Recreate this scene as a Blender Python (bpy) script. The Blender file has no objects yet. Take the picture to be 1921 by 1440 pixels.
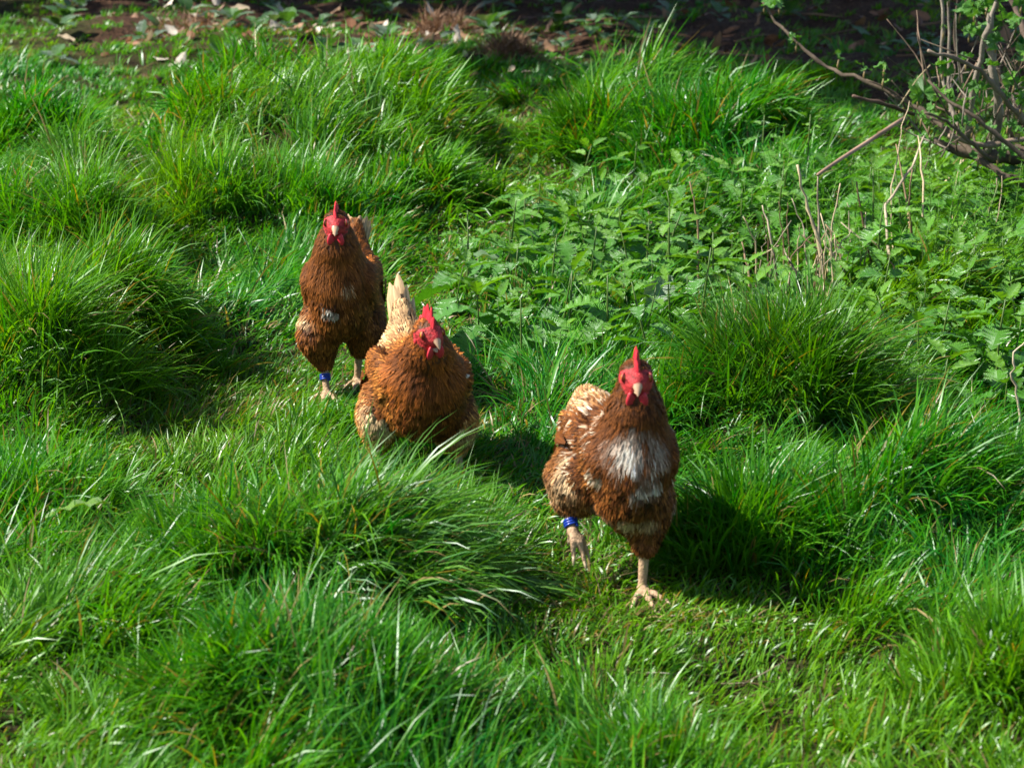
import bpy, math, random
import numpy as np
from mathutils import Vector, Matrix, Quaternion

random.seed(11)
rng = np.random.default_rng(11)
scene = bpy.context.scene
C = scene.collection
rad = math.radians

# ---------------------------------------------------------------- camera, sky, sun
CAM_H, PITCH, FPX = 1.35, rad(17.0), 3925.0
cam_data = bpy.data.cameras.new('camera')
cam_data.sensor_width = 36.0
cam_data.lens = 36.0 * FPX / 1921.0
cam_data.clip_start = 0.05
cam_data.clip_end = 2000.0
cam_data.dof.use_dof = True
cam_data.dof.focus_distance = 4.45
cam_data.dof.aperture_fstop = 7.5
cam = bpy.data.objects.new('camera', cam_data)
cam.location = (0, 0, CAM_H)
cam.rotation_euler = (rad(90) - PITCH, 0, 0)
C.objects.link(cam)
scene.camera = cam

SUN_EL, SUN_B = rad(47), rad(4)          # elevation; turn of the sun towards the camera side
S = Vector((-math.cos(SUN_EL) * math.cos(SUN_B), -math.cos(SUN_EL) * math.sin(SUN_B), math.sin(SUN_EL)))
world = bpy.data.worlds.new('World')
scene.world = world
world.use_nodes = True
wn = world.node_tree.nodes
sky = wn.new('ShaderNodeTexSky')
sky.sky_type = 'NISHITA'
sky.sun_disc = False
sky.sun_elevation = SUN_EL
sky.sun_rotation = math.atan2(S.x, S.y)
wn['Background'].inputs['Strength'].default_value = 0.075
world.node_tree.links.new(sky.outputs[0], wn['Background'].inputs['Color'])
sun_data = bpy.data.lights.new('sun', 'SUN')
sun_data.energy = 4.8
sun_data.angle = rad(0.53)
sun_data.color = (1.0, 0.93, 0.82)
sun = bpy.data.objects.new('sun', sun_data)
sun.rotation_euler = (-S).to_track_quat('-Z', 'Y').to_euler()
sun.location = (-6, -2, 8)
C.objects.link(sun)
scene.view_settings.view_transform = 'Standard'
scene.view_settings.look = 'None'
scene.view_settings.exposure = 1.32
scene.view_settings.gamma = 1.0
scene.render.engine = 'CYCLES'
scene.cycles.max_bounces = 5
scene.cycles.diffuse_bounces = 3
scene.cycles.glossy_bounces = 2
scene.cycles.transmission_bounces = 3
scene.cycles.use_denoising = True

# ---------------------------------------------------------------- helpers
def ray(u, v):
    x = (u - 960.5) / FPX
    y = (720.0 - v) / FPX
    cp, sp = math.cos(PITCH), math.sin(PITCH)
    return (x, cp + y * sp, -sp + y * cp)

def at(u, v, z=0.0):                       # where a sight line meets the level z
    d = ray(u, v)
    t = (z - CAM_H) / d[2]
    return (d[0] * t, d[1] * t)

def P(u, v, Y):                            # point on a sight line at distance Y
    d = ray(u, v)
    t = Y / d[1]
    return Vector((d[0] * t, Y, CAM_H + d[2] * t))

def tag(o, label=None, cat=None, group=None, kind=None):
    if label: o['label'] = label
    if cat: o['category'] = cat
    if group: o['group'] = group
    if kind: o['kind'] = kind
    return o

def empty(name, loc=(0, 0, 0), rz=0.0):
    o = bpy.data.objects.new(name, None)
    o.location = loc
    o.rotation_euler = (0, 0, rz)
    o.empty_display_size = 0.05
    C.objects.link(o)
    return o

def link(name, mesh, parent=None):
    o = bpy.data.objects.new(name, mesh)
    C.objects.link(o)
    if parent is not None:
        o.parent = parent
    return o

def mesh_np(name, verts, faces_list, mat, cols=None, smooth=True, uvs=None, rnd=None):
    """faces_list: list of int arrays (n,3) or (n,4); cols: (nv,3) colour attribute."""
    me = bpy.data.meshes.new(name)
    verts = np.asarray(verts, dtype=np.float32)
    me.vertices.add(len(verts))
    me.vertices.foreach_set('co', verts.ravel())
    faces_list = [np.asarray(f, dtype=np.int32) for f in faces_list if len(f)]
    tot = sum(f.size for f in faces_list)
    npol = sum(len(f) for f in faces_list)
    me.loops.add(tot)
    me.loops.foreach_set('vertex_index', np.concatenate([f.ravel() for f in faces_list]))
    starts, s0 = [], 0
    for f in faces_list:
        k = f.shape[1]
        starts.append(s0 + np.arange(len(f), dtype=np.int32) * k)
        s0 += f.size
    me.polygons.add(npol)
    me.polygons.foreach_set('loop_start', np.concatenate(starts).astype(np.int32))
    me.polygons.foreach_set('use_smooth', np.full(npol, smooth, dtype=bool))
    if cols is not None:
        a = me.attributes.new('Col', 'FLOAT_COLOR', 'POINT')
        c4 = np.ones((len(verts), 4), dtype=np.float32)
        c4[:, :3] = cols
        a.data.foreach_set('color', c4.ravel())
    if uvs is not None:
        a = me.attributes.new('fuv', 'FLOAT_VECTOR', 'POINT')
        u3 = np.zeros((len(verts), 3), dtype=np.float32)
        u3[:, :uvs.shape[1]] = uvs
        a.data.foreach_set('vector', u3.ravel())
    me.update(calc_edges=True)
    if mat is not None:
        me.materials.append(mat)
    return me

class MB:                                   # small list based builder
    def __init__(s):
        s.v, s.f3, s.f4, s.c, s.uv = [], [], [], [], []
    def add(s, verts, faces, col=(1, 1, 1), uvs=None):
        o = len(s.v)
        s.v += [tuple(p) for p in verts]
        if isinstance(col, list): s.c += col
        else: s.c += [col] * len(verts)
        s.uv += uvs if uvs else [(0, 0, 0)] * len(verts)
        for f in faces:
            f = tuple(i + o for i in f)
            if len(f) == 3: s.f3.append(f)
            elif len(f) == 4: s.f4.append(f)
            else:
                for k in range(1, len(f) - 1): s.f3.append((f[0], f[k], f[k + 1]))
    def tube(s, pts, radii, n=6, col=(1, 1, 1), jit=0.0):
        pts = [Vector(p) for p in pts]
        vs, fs = [], []
        up = Vector((0.3, 0.2, 1)).normalized()
        prev = None
        for i, p in enumerate(pts):
            a = pts[max(i - 1, 0)]; b = pts[min(i + 1, len(pts) - 1)]
            t = (b - a).normalized()
            if prev is None:
                x = t.cross(up)
                if x.length < 1e-3: x = t.cross(Vector((1, 0, 0)))
                x.normalize()
            else:
                x = (prev - t * prev.dot(t)).normalized()
            prev = x
            y = t.cross(x)
            for k in range(n):
                a_ = 2 * math.pi * k / n
                rr = radii[i] * (1 + random.uniform(-jit, jit))
                vs.append(p + (x * math.cos(a_) + y * math.sin(a_)) * rr)
        m = len(pts)
        for i in range(m - 1):
            for k in range(n):
                fs.append((i * n + k, i * n + (k + 1) % n, (i + 1) * n + (k + 1) % n, (i + 1) * n + k))
        fs.append(tuple(range(n))[::-1])
        fs.append(tuple((m - 1) * n + k for k in range(n)))
        if jit > 0 and not isinstance(col, list):
            cl = []
            for i in range(m):
                f = random.uniform(.6, 1.3)
                for _ in range(n):
                    g_ = f * random.uniform(.85, 1.15)
                    cl.append(tuple(c * g_ for c in col))
            col = cl
        s.add(vs, fs, col)
    def build(s, name, mat, smooth=True):
        fl = []
        if s.f3: fl.append(np.array(s.f3))
        if s.f4: fl.append(np.array(s.f4))
        return mesh_np(name, np.array(s.v), fl, mat, np.array(s.c), smooth, np.array(s.uv))

def smooth_path(pts, n=4, jit=0.0):
    """Catmull-Rom through the points."""
    pts = [Vector(p) for p in pts]
    if len(pts) < 3:
        a, b = pts[0], pts[-1]
        out = [a.lerp(b, i / n) for i in range(n + 1)]
    else:
        q = [pts[0] * 2 - pts[1]] + pts + [pts[-1] * 2 - pts[-2]]
        out = []
        for i in range(1, len(q) - 2):
            for k in range(n):
                t = k / n
                out.append(0.5 * ((2 * q[i]) + (q[i + 1] - q[i - 1]) * t + (2 * q[i - 1] - 5 * q[i] + 4 * q[i + 1] - q[i + 2]) * t * t
                                  + (3 * q[i] - q[i - 1] - 3 * q[i + 1] + q[i + 2]) * t ** 3))
        out.append(pts[-1])
    if jit:
        out = [p + Vector((random.gauss(0, jit), random.gauss(0, jit), random.gauss(0, jit))) if 0 < i < len(out) - 1 else p for i, p in enumerate(out)]
    return out

# smooth random field: sums of sines, range about -1..1
class Field:
    def __init__(s, seed, wl, n=9):
        r = np.random.default_rng(seed)
        a = r.uniform(0, 2 * np.pi, n)
        k = 2 * np.pi / (wl * r.uniform(0.6, 1.7, n))
        s.kx, s.ky, s.ph = k * np.cos(a), k * np.sin(a), r.uniform(0, 2 * np.pi, n)
        s.n = n
    def __call__(s, x, y):
        x = np.asarray(x, dtype=np.float64); y = np.asarray(y, dtype=np.float64)
        o = np.zeros_like(x)
        for a, b, c in zip(s.kx, s.ky, s.ph): o += np.sin(a * x + b * y + c)
        return o / math.sqrt(s.n) * 0.9

# ---------------------------------------------------------------- materials
def new_mat(name):
    m = bpy.data.materials.new(name)
    m.use_nodes = True
    m.node_tree.nodes.clear()
    return m, m.node_tree.nodes, m.node_tree.links

def leaf_material(name, trans=0.4, gloss=0.5, rough=0.35, noise=0.0, nscale=60, vein=False, ior=1.4, trans_tint=(1.15, 1.1, 0.35)):
    """Colour from the attribute, thin translucent sheet with a waxy coat."""
    m, N, L = new_mat(name)
    out = N.new('ShaderNodeOutputMaterial')
    at_ = N.new('ShaderNodeAttribute'); at_.attribute_name = 'Col'
    col = at_.outputs['Color']
    bump_out = None
    if noise > 0:
        tc = N.new('ShaderNodeTexCoord')
        nz = N.new('ShaderNodeTexNoise'); nz.inputs['Scale'].default_value = nscale; nz.inputs['Detail'].default_value = 4
        L.new(tc.outputs['Object'], nz.inputs['Vector'])
        mr = N.new('ShaderNodeMapRange'); mr.inputs['To Min'].default_value = 1 - noise; mr.inputs['To Max'].default_value = 1 + noise
        L.new(nz.outputs['Fac'], mr.inputs['Value'])
        mx = N.new('ShaderNodeVectorMath'); mx.operation = 'SCALE'
        L.new(col, mx.inputs[0]); L.new(mr.outputs[0], mx.inputs['Scale'])
        col = mx.outputs[0]
    if vein:
        au = N.new('ShaderNodeAttribute'); au.attribute_name = 'fuv'
        wv = N.new('ShaderNodeTexWave'); wv.wave_type = 'BANDS'; wv.bands_direction = 'Y'
        wv.inputs['Scale'].default_value = 2.4; wv.inputs['Distortion'].default_value = 1.5; wv.inputs['Detail'].default_value = 2
        L.new(au.outputs['Vector'], wv.inputs['Vector'])
        bp = N.new('ShaderNodeBump'); bp.inputs['Strength'].default_value = 0.55; bp.inputs['Distance'].default_value = 0.004
        L.new(wv.outputs['Fac'], bp.inputs['Height'])
        bump_out = bp.outputs[0]
    d = N.new('ShaderNodeBsdfDiffuse'); L.new(col, d.inputs['Color'])
    t = N.new('ShaderNodeBsdfTranslucent')
    tm = N.new('ShaderNodeVectorMath'); tm.operation = 'MULTIPLY'; tm.inputs[1].default_value = trans_tint
    L.new(col, tm.inputs[0]); L.new(tm.outputs[0], t.inputs['Color'])
    mx1 = N.new('ShaderNodeMixShader'); mx1.inputs[0].default_value = trans
    L.new(d.outputs[0], mx1.inputs[1]); L.new(t.outputs[0], mx1.inputs[2])
    g = N.new('ShaderNodeBsdfGlossy'); g.inputs['Roughness'].default_value = rough; g.inputs['Color'].default_value = (0.9, 0.95, 1, 1)
    fr = N.new('ShaderNodeLayerWeight'); fr.inputs['Blend'].default_value = 0.5
    pw = N.new('ShaderNodeMath'); pw.operation = 'POWER'; pw.inputs[1].default_value = 4.0
    L.new(fr.outputs['Facing'], pw.inputs[0])
    ms = N.new('ShaderNodeMath'); ms.operation = 'MULTIPLY_ADD'; ms.inputs[1].default_value = gloss * 0.35; ms.inputs[2].default_value = gloss * 0.05
    L.new(pw.outputs[0], ms.inputs[0])
    mx2 = N.new('ShaderNodeMixShader')
    L.new(ms.outputs[0], mx2.inputs[0]); L.new(mx1.outputs[0], mx2.inputs[1]); L.new(g.outputs[0], mx2.inputs[2])
    if bump_out is not None:
        for nd in (d, t, g, fr): L.new(bump_out, nd.inputs['Normal'])
    L.new(mx2.outputs[0], out.inputs['Surface'])
    return m

def solid_material(name, rough=0.6, spec=0.3, noise=0.25, nscale=40, bump=0.3, bdist=0.002, sss=0.0, attr=True, color=(0.5, 0.5, 0.5)):
    m, N, L = new_mat(name)
    out = N.new('ShaderNodeOutputMaterial')
    b = N.new('ShaderNodeBsdfPrincipled')
    b.inputs['Roughness'].default_value = rough
    b.inputs['Specular IOR Level'].default_value = spec
    if sss:
        b.inputs['Subsurface Weight'].default_value = sss
        b.inputs['Subsurface Radius'].default_value = (0.006, 0.002, 0.001)
        b.inputs['Subsurface Scale'].default_value = 1.0
    tc = N.new('ShaderNodeTexCoord')
    nz = N.new('ShaderNodeTexNoise'); nz.inputs['Scale'].default_value = nscale; nz.inputs['Detail'].default_value = 6
    L.new(tc.outputs['Object'], nz.inputs['Vector'])
    mr = N.new('ShaderNodeMapRange'); mr.inputs['To Min'].default_value = 1 - noise; mr.inputs['To Max'].default_value = 1 + noise
    L.new(nz.outputs['Fac'], mr.inputs['Value'])
    mx = N.new('ShaderNodeVectorMath'); mx.operation = 'SCALE'
    if attr:
        a = N.new('ShaderNodeAttribute'); a.attribute_name = 'Col'
        L.new(a.outputs['Color'], mx.inputs[0])
    else:
        mx.inputs[0].default_value = color
    L.new(mr.outputs[0], mx.inputs['Scale'])
    L.new(mx.outputs[0], b.inputs['Base Color'])
    bp = N.new('ShaderNodeBump'); bp.inputs['Strength'].default_value = bump; bp.inputs['Distance'].default_value = bdist
    L.new(nz.outputs['Fac'], bp.inputs['Height']); L.new(bp.outputs[0], b.inputs['Normal'])
    L.new(b.outputs[0], out.inputs['Surface'])
    return m

def feather_material(name):
    m, N, L = new_mat(name)
    out = N.new('ShaderNodeOutputMaterial')
    a = N.new('ShaderNodeAttribute'); a.attribute_name = 'Col'
    au = N.new('ShaderNodeAttribute'); au.attribute_name = 'fuv'     # x across, y along, z random
    mp = N.new('ShaderNodeVectorMath'); mp.operation = 'MULTIPLY'; mp.inputs[1].default_value = (7.0, 1.0, 37.0)
    L.new(au.outputs['Vector'], mp.inputs[0])
    nz = N.new('ShaderNodeTexNoise'); nz.inputs['Scale'].default_value = 1.0; nz.inputs['Detail'].default_value = 3
    L.new(mp.outputs[0], nz.inputs['Vector'])
    mr = N.new('ShaderNodeMapRange'); mr.inputs['From Min'].default_value = 0.25; mr.inputs['From Max'].default_value = 0.75
    mr.inputs['To Min'].default_value = 0.5; mr.inputs['To Max'].default_value = 1.5
    L.new(nz.outputs['Fac'], mr.inputs['Value'])
    sc_ = N.new('ShaderNodeVectorMath'); sc_.operation = 'SCALE'
    L.new(a.outputs['Color'], sc_.inputs[0]); L.new(mr.outputs[0], sc_.inputs['Scale'])
    bp = N.new('ShaderNodeBump'); bp.inputs['Strength'].default_value = 0.35; bp.inputs['Distance'].default_value = 0.002
    L.new(nz.outputs['Fac'], bp.inputs['Height'])
    b = N.new('ShaderNodeBsdfPrincipled')
    b.inputs['Roughness'].default_value = 0.55
    b.inputs['Specular IOR Level'].default_value = 0.16
    L.new(sc_.outputs[0], b.inputs['Base Color']); L.new(bp.outputs[0], b.inputs['Normal'])
    t = N.new('ShaderNodeBsdfTranslucent'); L.new(sc_.outputs[0], t.inputs['Color'])
    mx = N.new('ShaderNodeMixShader'); mx.inputs[0].default_value = 0.12
    L.new(b.outputs[0], mx.inputs[1]); L.new(t.outputs[0], mx.inputs[2])
    L.new(mx.outputs[0], out.inputs['Surface'])
    return m

M_GRASS = leaf_material('grass_blade', trans=0.48, gloss=0.46, rough=0.36, trans_tint=(1.25, 1.15, 0.3))
M_NETTLE = leaf_material('nettle_leaf', trans=0.40, gloss=0.6, rough=0.42, noise=0.15, nscale=90, vein=True)
M_LEAF = leaf_material('soft_leaf', trans=0.4, gloss=0.6, rough=0.4, noise=0.15, nscale=70, vein=True)
M_STEM = leaf_material('green_stem', trans=0.1, gloss=0.5, rough=0.45)
M_DRY = leaf_material('dry_leaf', trans=0.2, gloss=0.3, rough=0.6, noise=0.35, nscale=45, trans_tint=(1, 0.8, 0.5))
M_BARK = solid_material('bark', rough=0.8, spec=0.2, noise=0.45, nscale=90, bump=0.6, bdist=0.003)
M_STALK = solid_material('dry_stalk', rough=0.65, spec=0.3, noise=0.35, nscale=120, bump=0.4, bdist=0.001)
M_SKIN = solid_material('hen_skin', rough=0.6, spec=0.3, noise=0.6, nscale=260, bump=0.8, bdist=0.003)
M_COMB = solid_material('comb_flesh', rough=0.48, spec=0.4, noise=0.15, nscale=320, bump=0.5, bdist=0.001, sss=0.15)
M_HORN = solid_material('beak_horn', rough=0.35, spec=0.5, noise=0.15, nscale=150, bump=0.15, bdist=0.001)
M_RING = solid_material('ring_plastic', rough=0.3, spec=0.5, noise=0.05, nscale=80, bump=0.02)
M_EYE = solid_material('eye_gloss', rough=0.06, spec=0.8, noise=0.02, bump=0.0)
M_FEATHER = feather_material('feather')

# ---------------------------------------------------------------- terrain
HEN_SPOTS = {'back': at(648, 742), 'middle': at(790, 890), 'front': at(1172, 1117)}
f_big, f_mid, f_small = Field(3, 2.2), Field(5, 0.75), Field(8, 0.28)

# tussocks: u, v of the base, base radius, blade length, sideways lean, blades, darkness
TUSSOCKS = [
    (480, 1110, .13, .20, -.25, 2300, .95, 'wide grass tussock whose blades fan out, in front of the golden hen'),
    (700, 1125, .12, .26, .95, 2000, .85, 'grass tussock combed flat sideways with long pale glossy blades, beside the striding hen'),
    (1410, 830, .12, .23, -.15, 2300, .6, 'dark tall grass tussock at the edge of the nettles behind the striding hen'),
    (1550, 830, .11, .25, .65, 1700, .65, 'dark grass tussock leaning into the nettles'),
    (1390, 1050, .12, .21, -.1, 2000, .8, 'low dark grass tussock right beside the striding hen'),
    (1690, 1010, .12, .22, .6, 1500, .9, 'sparse grass tussock with pale blades below the nettle patch'),
    (470, 1370, .11, .16, -.1, 1900, .9, 'low soft tussock in front of the wide fanned tussock'), (660, 1370, .11, .16, .2, 1700, .85, 'low dark tussock in front of the tussock combed flat'),
    (70, 790, .14, .24, .25, 2000, 1.0, None), (240, 700, .12, .22, .5, 1800, .95, 'grass tussock beside the trodden path leading to the dark brown hen'), (50, 990, .12, .19, .2, 1500, 1.0, None),
    (330, 440, .17, .22, -.25, 2000, 1.1, None), (550, 430, .17, .20, .1, 2000, 1.05, None), (830, 400, .16, .22, .6, 1800, 1.0, 'grass tussock combed sideways on the rise behind the dark brown hen'),
    (470, 280, .22, .22, .0, 1800, 1.1, None), (740, 270, .22, .22, .3, 1800, 1.05, None),
    (1120, 310, .18, .24, -.1, 1800, .9, None), (1290, 335, .17, .22, .15, 1800, .9, None), (1440, 310, .17, .24, .55, 1800, .9, 'grass tussock leaning over in front of the currant bush'),
    (1230, 200, .22, .22, .1, 1600, .9, 'tussock at the edge of the tree shade, before the brown leaf litter'),
    (60, 350, .19, .24, .35, 1800, .95, None), (160, 500, .17, .24, .35, 1800, .95, None), (20, 590, .14, .22, .25, 1600, .95, None),
    (1870, 1320, .11, .18, .1, 1300, .95, 'grass tussock around the reddish dead weed stem'), (1860, 1010, .11, .16, .2, 1300, .9, 'small tussock below the arching pale stem at the nettle patch'), (1230, 1430, .11, .13, .0, 1300, .95, 'short tussock in the open grass in front of the striding hen'),
]
TUSS = []
for (u, v, r_, ln, lean, n, dk, lb) in TUSSOCKS:
    x, y = at(u, v)
    TUSS.append((x, y, r_, ln, lean, n, dk))

MOUNDS = [(at(430, 330), .62, .10), (at(720, 300), .62, .11), (at(1180, 270), .42, .08), (at(1360, 280), .40, .08), (at(60, 420), .50, .10), (at(110, 720), .36, .06), (at(520, 1090), .30, .03),
          (at(560, 1370), .22, .05), (at(1480, 830), .26, .02)]
def seg_dist(x, y, pts):
    d = np.full(np.shape(x), 1e9)
    for (a, b) in zip(pts[:-1], pts[1:]):
        ax, ay = a; bx, by = b
        L2 = (bx - ax) ** 2 + (by - ay) ** 2 + 1e-9
        t = np.clip(((x - ax) * (bx - ax) + (y - ay) * (by - ay)) / L2, 0, 1)
        d = np.minimum(d, np.hypot(x - ax - t * (bx - ax), y - ay - t * (by - ay)))
    return d

PATHS = [
    ([at(880, 770), at(960, 900), at(1050, 1000), at(1215, 1125)], .12),
    ([at(1000, 1175), at(900, 1130), at(1050, 1170), at(1500, 1160)], .06),
    ([at(1215, 1125), at(1090, 1020), at(1000, 950)], .15),
    ([at(330, 820), at(470, 700), at(620, 745), at(700, 640), at(800, 520), at(900, 430), at(985, 370), at(975, 300), at(950, 210)], .21),
    ([at(330, 520), at(265, 420), at(235, 300), at(260, 190)], .13),
]

def path_mask(x, y):
    m = np.zeros(np.shape(x))
    for pts, w in PATHS:
        m = np.maximum(m, np.clip(1.35 - seg_dist(x, y, pts) / w, 0, 1))
    return m

def flat_mask(x, y):
    m = np.zeros(np.shape(x))
    for hx, hy in HEN_SPOTS.values():
        m = np.maximum(m, np.exp(-(((x - hx) ** 2 + (y - hy) ** 2) / (0.30 ** 2)) ** 2))
    return m

def height(x, y):
    x = np.asarray(x, float); y = np.asarray(y, float)
    h = f_big(x, y) * 0.035 + f_mid(x, y) * 0.040 + f_small(x, y) * 0.006
    h = h * (1 - 0.8 * path_mask(x, y)) - 0.02 * path_mask(x, y)
    for (tx, ty, r_, ln, lean, n, dk) in TUSS:
        h = h + (0.05 + 0.14 * (ln - .15)) * np.exp(-((x - tx) ** 2 + (y - ty) ** 2) / (1.1 * r_) ** 2)
    for (mx, my), mr_, mh in MOUNDS:
        h = h + mh * np.exp(-(((x - mx) ** 2 + ((y - my) * .75) ** 2) / mr_ ** 2) ** 2) * (1 - .7 * path_mask(x, y))
    fm = flat_mask(x, y)
    return h * (1 - fm)

def ground_z(x, y):
    return float(height(np.array([x]), np.array([y]))[0])

# ground sheet: fine in view, coarse to the horizon
def axis(lo, hi, step, far, grow=1.5):
    a = list(np.arange(lo, hi + 1e-6, step))
    s, p = step, hi
    while p < far: s *= grow; p += s; a.append(p)
    s, p = step, lo
    b = []
    while p > -far: s *= grow; p -= s; b.append(p)
    return np.array(b[::-1] + a)
gx, gy = axis(-4.6, 4.6, 0.06, 400), axis(1.6, 13.5, 0.06, 400)
GX, GY = np.meshgrid(gx, gy)
GZ = height(GX, GY) * np.clip(1.5 - np.maximum(np.abs(GX) - 4, np.abs(GY - 7.5) - 6) / 2, 0, 1)
nx_, ny_ = len(gx), len(gy)
idx = np.arange(nx_ * ny_).reshape(ny_, nx_)
quads = np.stack([idx[:-1, :-1], idx[:-1, 1:], idx[1:, 1:], idx[1:, :-1]], -1).reshape(-1, 4)

def litter_mask(x, y):                     # bare leaf litter under the trees
    edge = 9.3 + 2.5 * np.clip((-1.9 - x) / .8, 0, 1) - 1.5 * np.clip((x - .85) / .8, 0, 1) + 0.30 * f_mid(x, y)
    return np.clip((y - edge) / 0.6, 0, 1)

def ground_material():
    m, N, L = new_mat('soil')
    out = N.new('ShaderNodeOutputMaterial')
    b = N.new('ShaderNodeBsdfPrincipled'); b.inputs['Roughness'].default_value = 0.95; b.inputs['Specular IOR Level'].default_value = 0.1
    tc = N.new('ShaderNodeTexCoord')
    n1 = N.new('ShaderNodeTexNoise'); n1.inputs['Scale'].default_value = 9; n1.inputs['Detail'].default_value = 8
    n2 = N.new('ShaderNodeTexNoise'); n2.inputs['Scale'].default_value = 60; n2.inputs['Detail'].default_value = 6
    L.new(tc.outputs['Object'], n1.inputs['Vector']); L.new(tc.outputs['Object'], n2.inputs['Vector'])
    cr = N.new('ShaderNodeValToRGB')
    cr.color_ramp.elements[0].position = 0.35; cr.color_ramp.elements[0].color = (0.018, 0.013, 0.007, 1)
    cr.color_ramp.elements[1].position = 0.7; cr.color_ramp.elements[1].color = (0.075, 0.05, 0.026, 1)
    e = cr.color_ramp.elements.new(0.52); e.color = (0.03, 0.035, 0.010, 1)
    L.new(n1.outputs['Fac'], cr.inputs['Fac'])
    a = N.new('ShaderNodeAttribute'); a.attribute_name = 'Col'
    cl = N.new('ShaderNodeValToRGB')
    cl.color_ramp.elements[0].position = 0.38; cl.color_ramp.elements[0].color = (0.016, 0.009, 0.006, 1)
    cl.color_ramp.elements[1].position = 0.66; cl.color_ramp.elements[1].color = (0.085, 0.045, 0.027, 1)
    L.new(n2.outputs['Fac'], cl.inputs['Fac'])
    mx = N.new('ShaderNodeMix'); mx.data_type = 'RGBA'
    sp = N.new('ShaderNodeSeparateColor'); L.new(a.outputs['Color'], sp.inputs[0])
    L.new(sp.outputs[0], mx.inputs[0]); L.new(cr.outputs[0], mx.inputs[6]); L.new(cl.outputs[0], mx.inputs[7])
    L.new(mx.outputs[2], b.inputs['Base Color'])
    bp = N.new('ShaderNodeBump'); bp.inputs['Strength'].default_value = 0.8; bp.inputs['Distance'].default_value = 0.02
    L.new(n2.outputs['Fac'], bp.inputs['Height']); L.new(bp.outputs[0], b.inputs['Normal'])
    L.new(b.outputs[0], out.inputs['Surface'])
    return m

gv = np.stack([GX.ravel(), GY.ravel(), GZ.ravel()], -1)
lm = litter_mask(GX.ravel(), GY.ravel())
ground = link('ground', mesh_np('ground', gv, [quads], ground_material(), np.stack([lm, lm, lm], -1)))
ground['kind'] = 'structure'

# ---------------------------------------------------------------- grass
def blades(base, L, w, az, lean, curl, tw, colb, colt, nseg):
    """arrays of N blades -> verts, quads, tris, colours"""
    N_ = len(L)
    t = np.linspace(0, 1, nseg + 1)
    dirx, diry = np.cos(az), np.sin(az)
    pos = base.copy()
    V = np.zeros((N_, nseg * 2 + 1, 3), np.float32)
    Cc = np.zeros((N_, nseg * 2 + 1, 3), np.float32)
    sx, sy = -diry, dirx
    for i in range(nseg + 1):
        th = lean + curl * t[i] ** 1.3
        # blade normal in the bending plane
        nxv = np.stack([np.cos(th) * dirx, np.cos(th) * diry, -np.sin(th)], -1)
        tw_i = tw * (0.4 + 0.6 * t[i])
        side = np.stack([sx, sy, np.zeros(N_)], -1) * np.cos(tw_i)[:, None] + nxv * np.sin(tw_i)[:, None]
        ww = w * (0.7 + 0.5 * t[i] - 1.2 * t[i] ** 2.2) * 0.5
        cc = colb + (colt - colb) * min(1.0, t[i] * 1.6)
        if i < nseg:
            V[:, 2 * i] = pos - side * ww[:, None]
            V[:, 2 * i + 1] = pos + side * ww[:, None]
            Cc[:, 2 * i] = cc; Cc[:, 2 * i + 1] = cc
            th2 = lean + curl * ((t[i] + t[i + 1]) / 2) ** 1.3
            st = (L / nseg)[:, None]
            pos = pos + st * np.stack([np.sin(th2) * dirx, np.sin(th2) * diry, np.cos(th2)], -1)
        else:
            V[:, 2 * nseg] = pos; Cc[:, 2 * nseg] = cc
    nv = nseg * 2 + 1
    o = (np.arange(N_) * nv)[:, None]
    q = [np.array([2 * i, 2 * i + 1, 2 * i + 3, 2 * i + 2]) for i in range(nseg - 1)]
    Q = np.concatenate([o + k[None] for k in q], 0) if q else np.zeros((0, 4), int)
    T = o + np.array([2 * nseg - 2, 2 * nseg - 1, 2 * nseg])[None]
    return V.reshape(-1, 3), Q, T, Cc.reshape(-1, 3)

def join_blades(parts):
    vs, qs, ts, cs, o = [], [], [], [], 0
    for v, q, t_, c in parts:
        vs.append(v); qs.append(q + o); ts.append(t_ + o); cs.append(c); o += len(v)
    return np.concatenate(vs), [np.concatenate(qs), np.concatenate(ts)], np.concatenate(cs)

f_hue, f_len, f_az, f_dead = Field(21, 1.3), Field(22, 0.9), Field(23, 1.6), Field(24, 0.6)
f_clump, f_az2 = Field(25, 0.24, 14), Field(26, 0.42, 12)

def grass_colours(x, y, n, dark=1.0, dead=0.03):
    h = f_hue(x, y) + 1.0 * np.clip((x - 0.1) / .4, 0, 1) * np.clip((3.3 - y) / .3, 0, 1) + .5 * path_mask(x, y)
    base = np.array([0.062, 0.235, 0.0035])
    var = rng.normal(0, 1, n)
    tip = np.stack([base[0] * (1 + 0.50 * h + 0.42 * var), base[1] * (1 + 0.10 * h + 0.20 * var), base[2] * (1 + 0.5 * rng.random(n))], -1)
    blue = rng.random(n) < 0.09            # glaucous blades
    tip[blue] = tip[blue] * np.array([0.8, 0.95, 2.0])
    tip = np.clip(tip, 0.004, 1) * np.asarray(dark).reshape(-1, 1)
    bot = tip * np.array([1.05, 0.86, 0.9])
    dm = rng.random(n) < dead
    straw = np.array([0.33, 0.25, 0.10]) * rng.uniform(0.5, 1.1, (n, 1))
    tip[dm] = straw[dm]; bot[dm] = straw[dm] * 0.8
    ym = rng.random(n) < 0.03             # yellowing or reddish tips
    tip[ym] = np.array([0.25, 0.19, 0.015]) * rng.uniform(0.5, 1.2, (int(ym.sum()), 1))
    return bot, tip

def in_nettles(x, y):
    return np.clip(1.2 - 0, 0, 1) * 0

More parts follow.
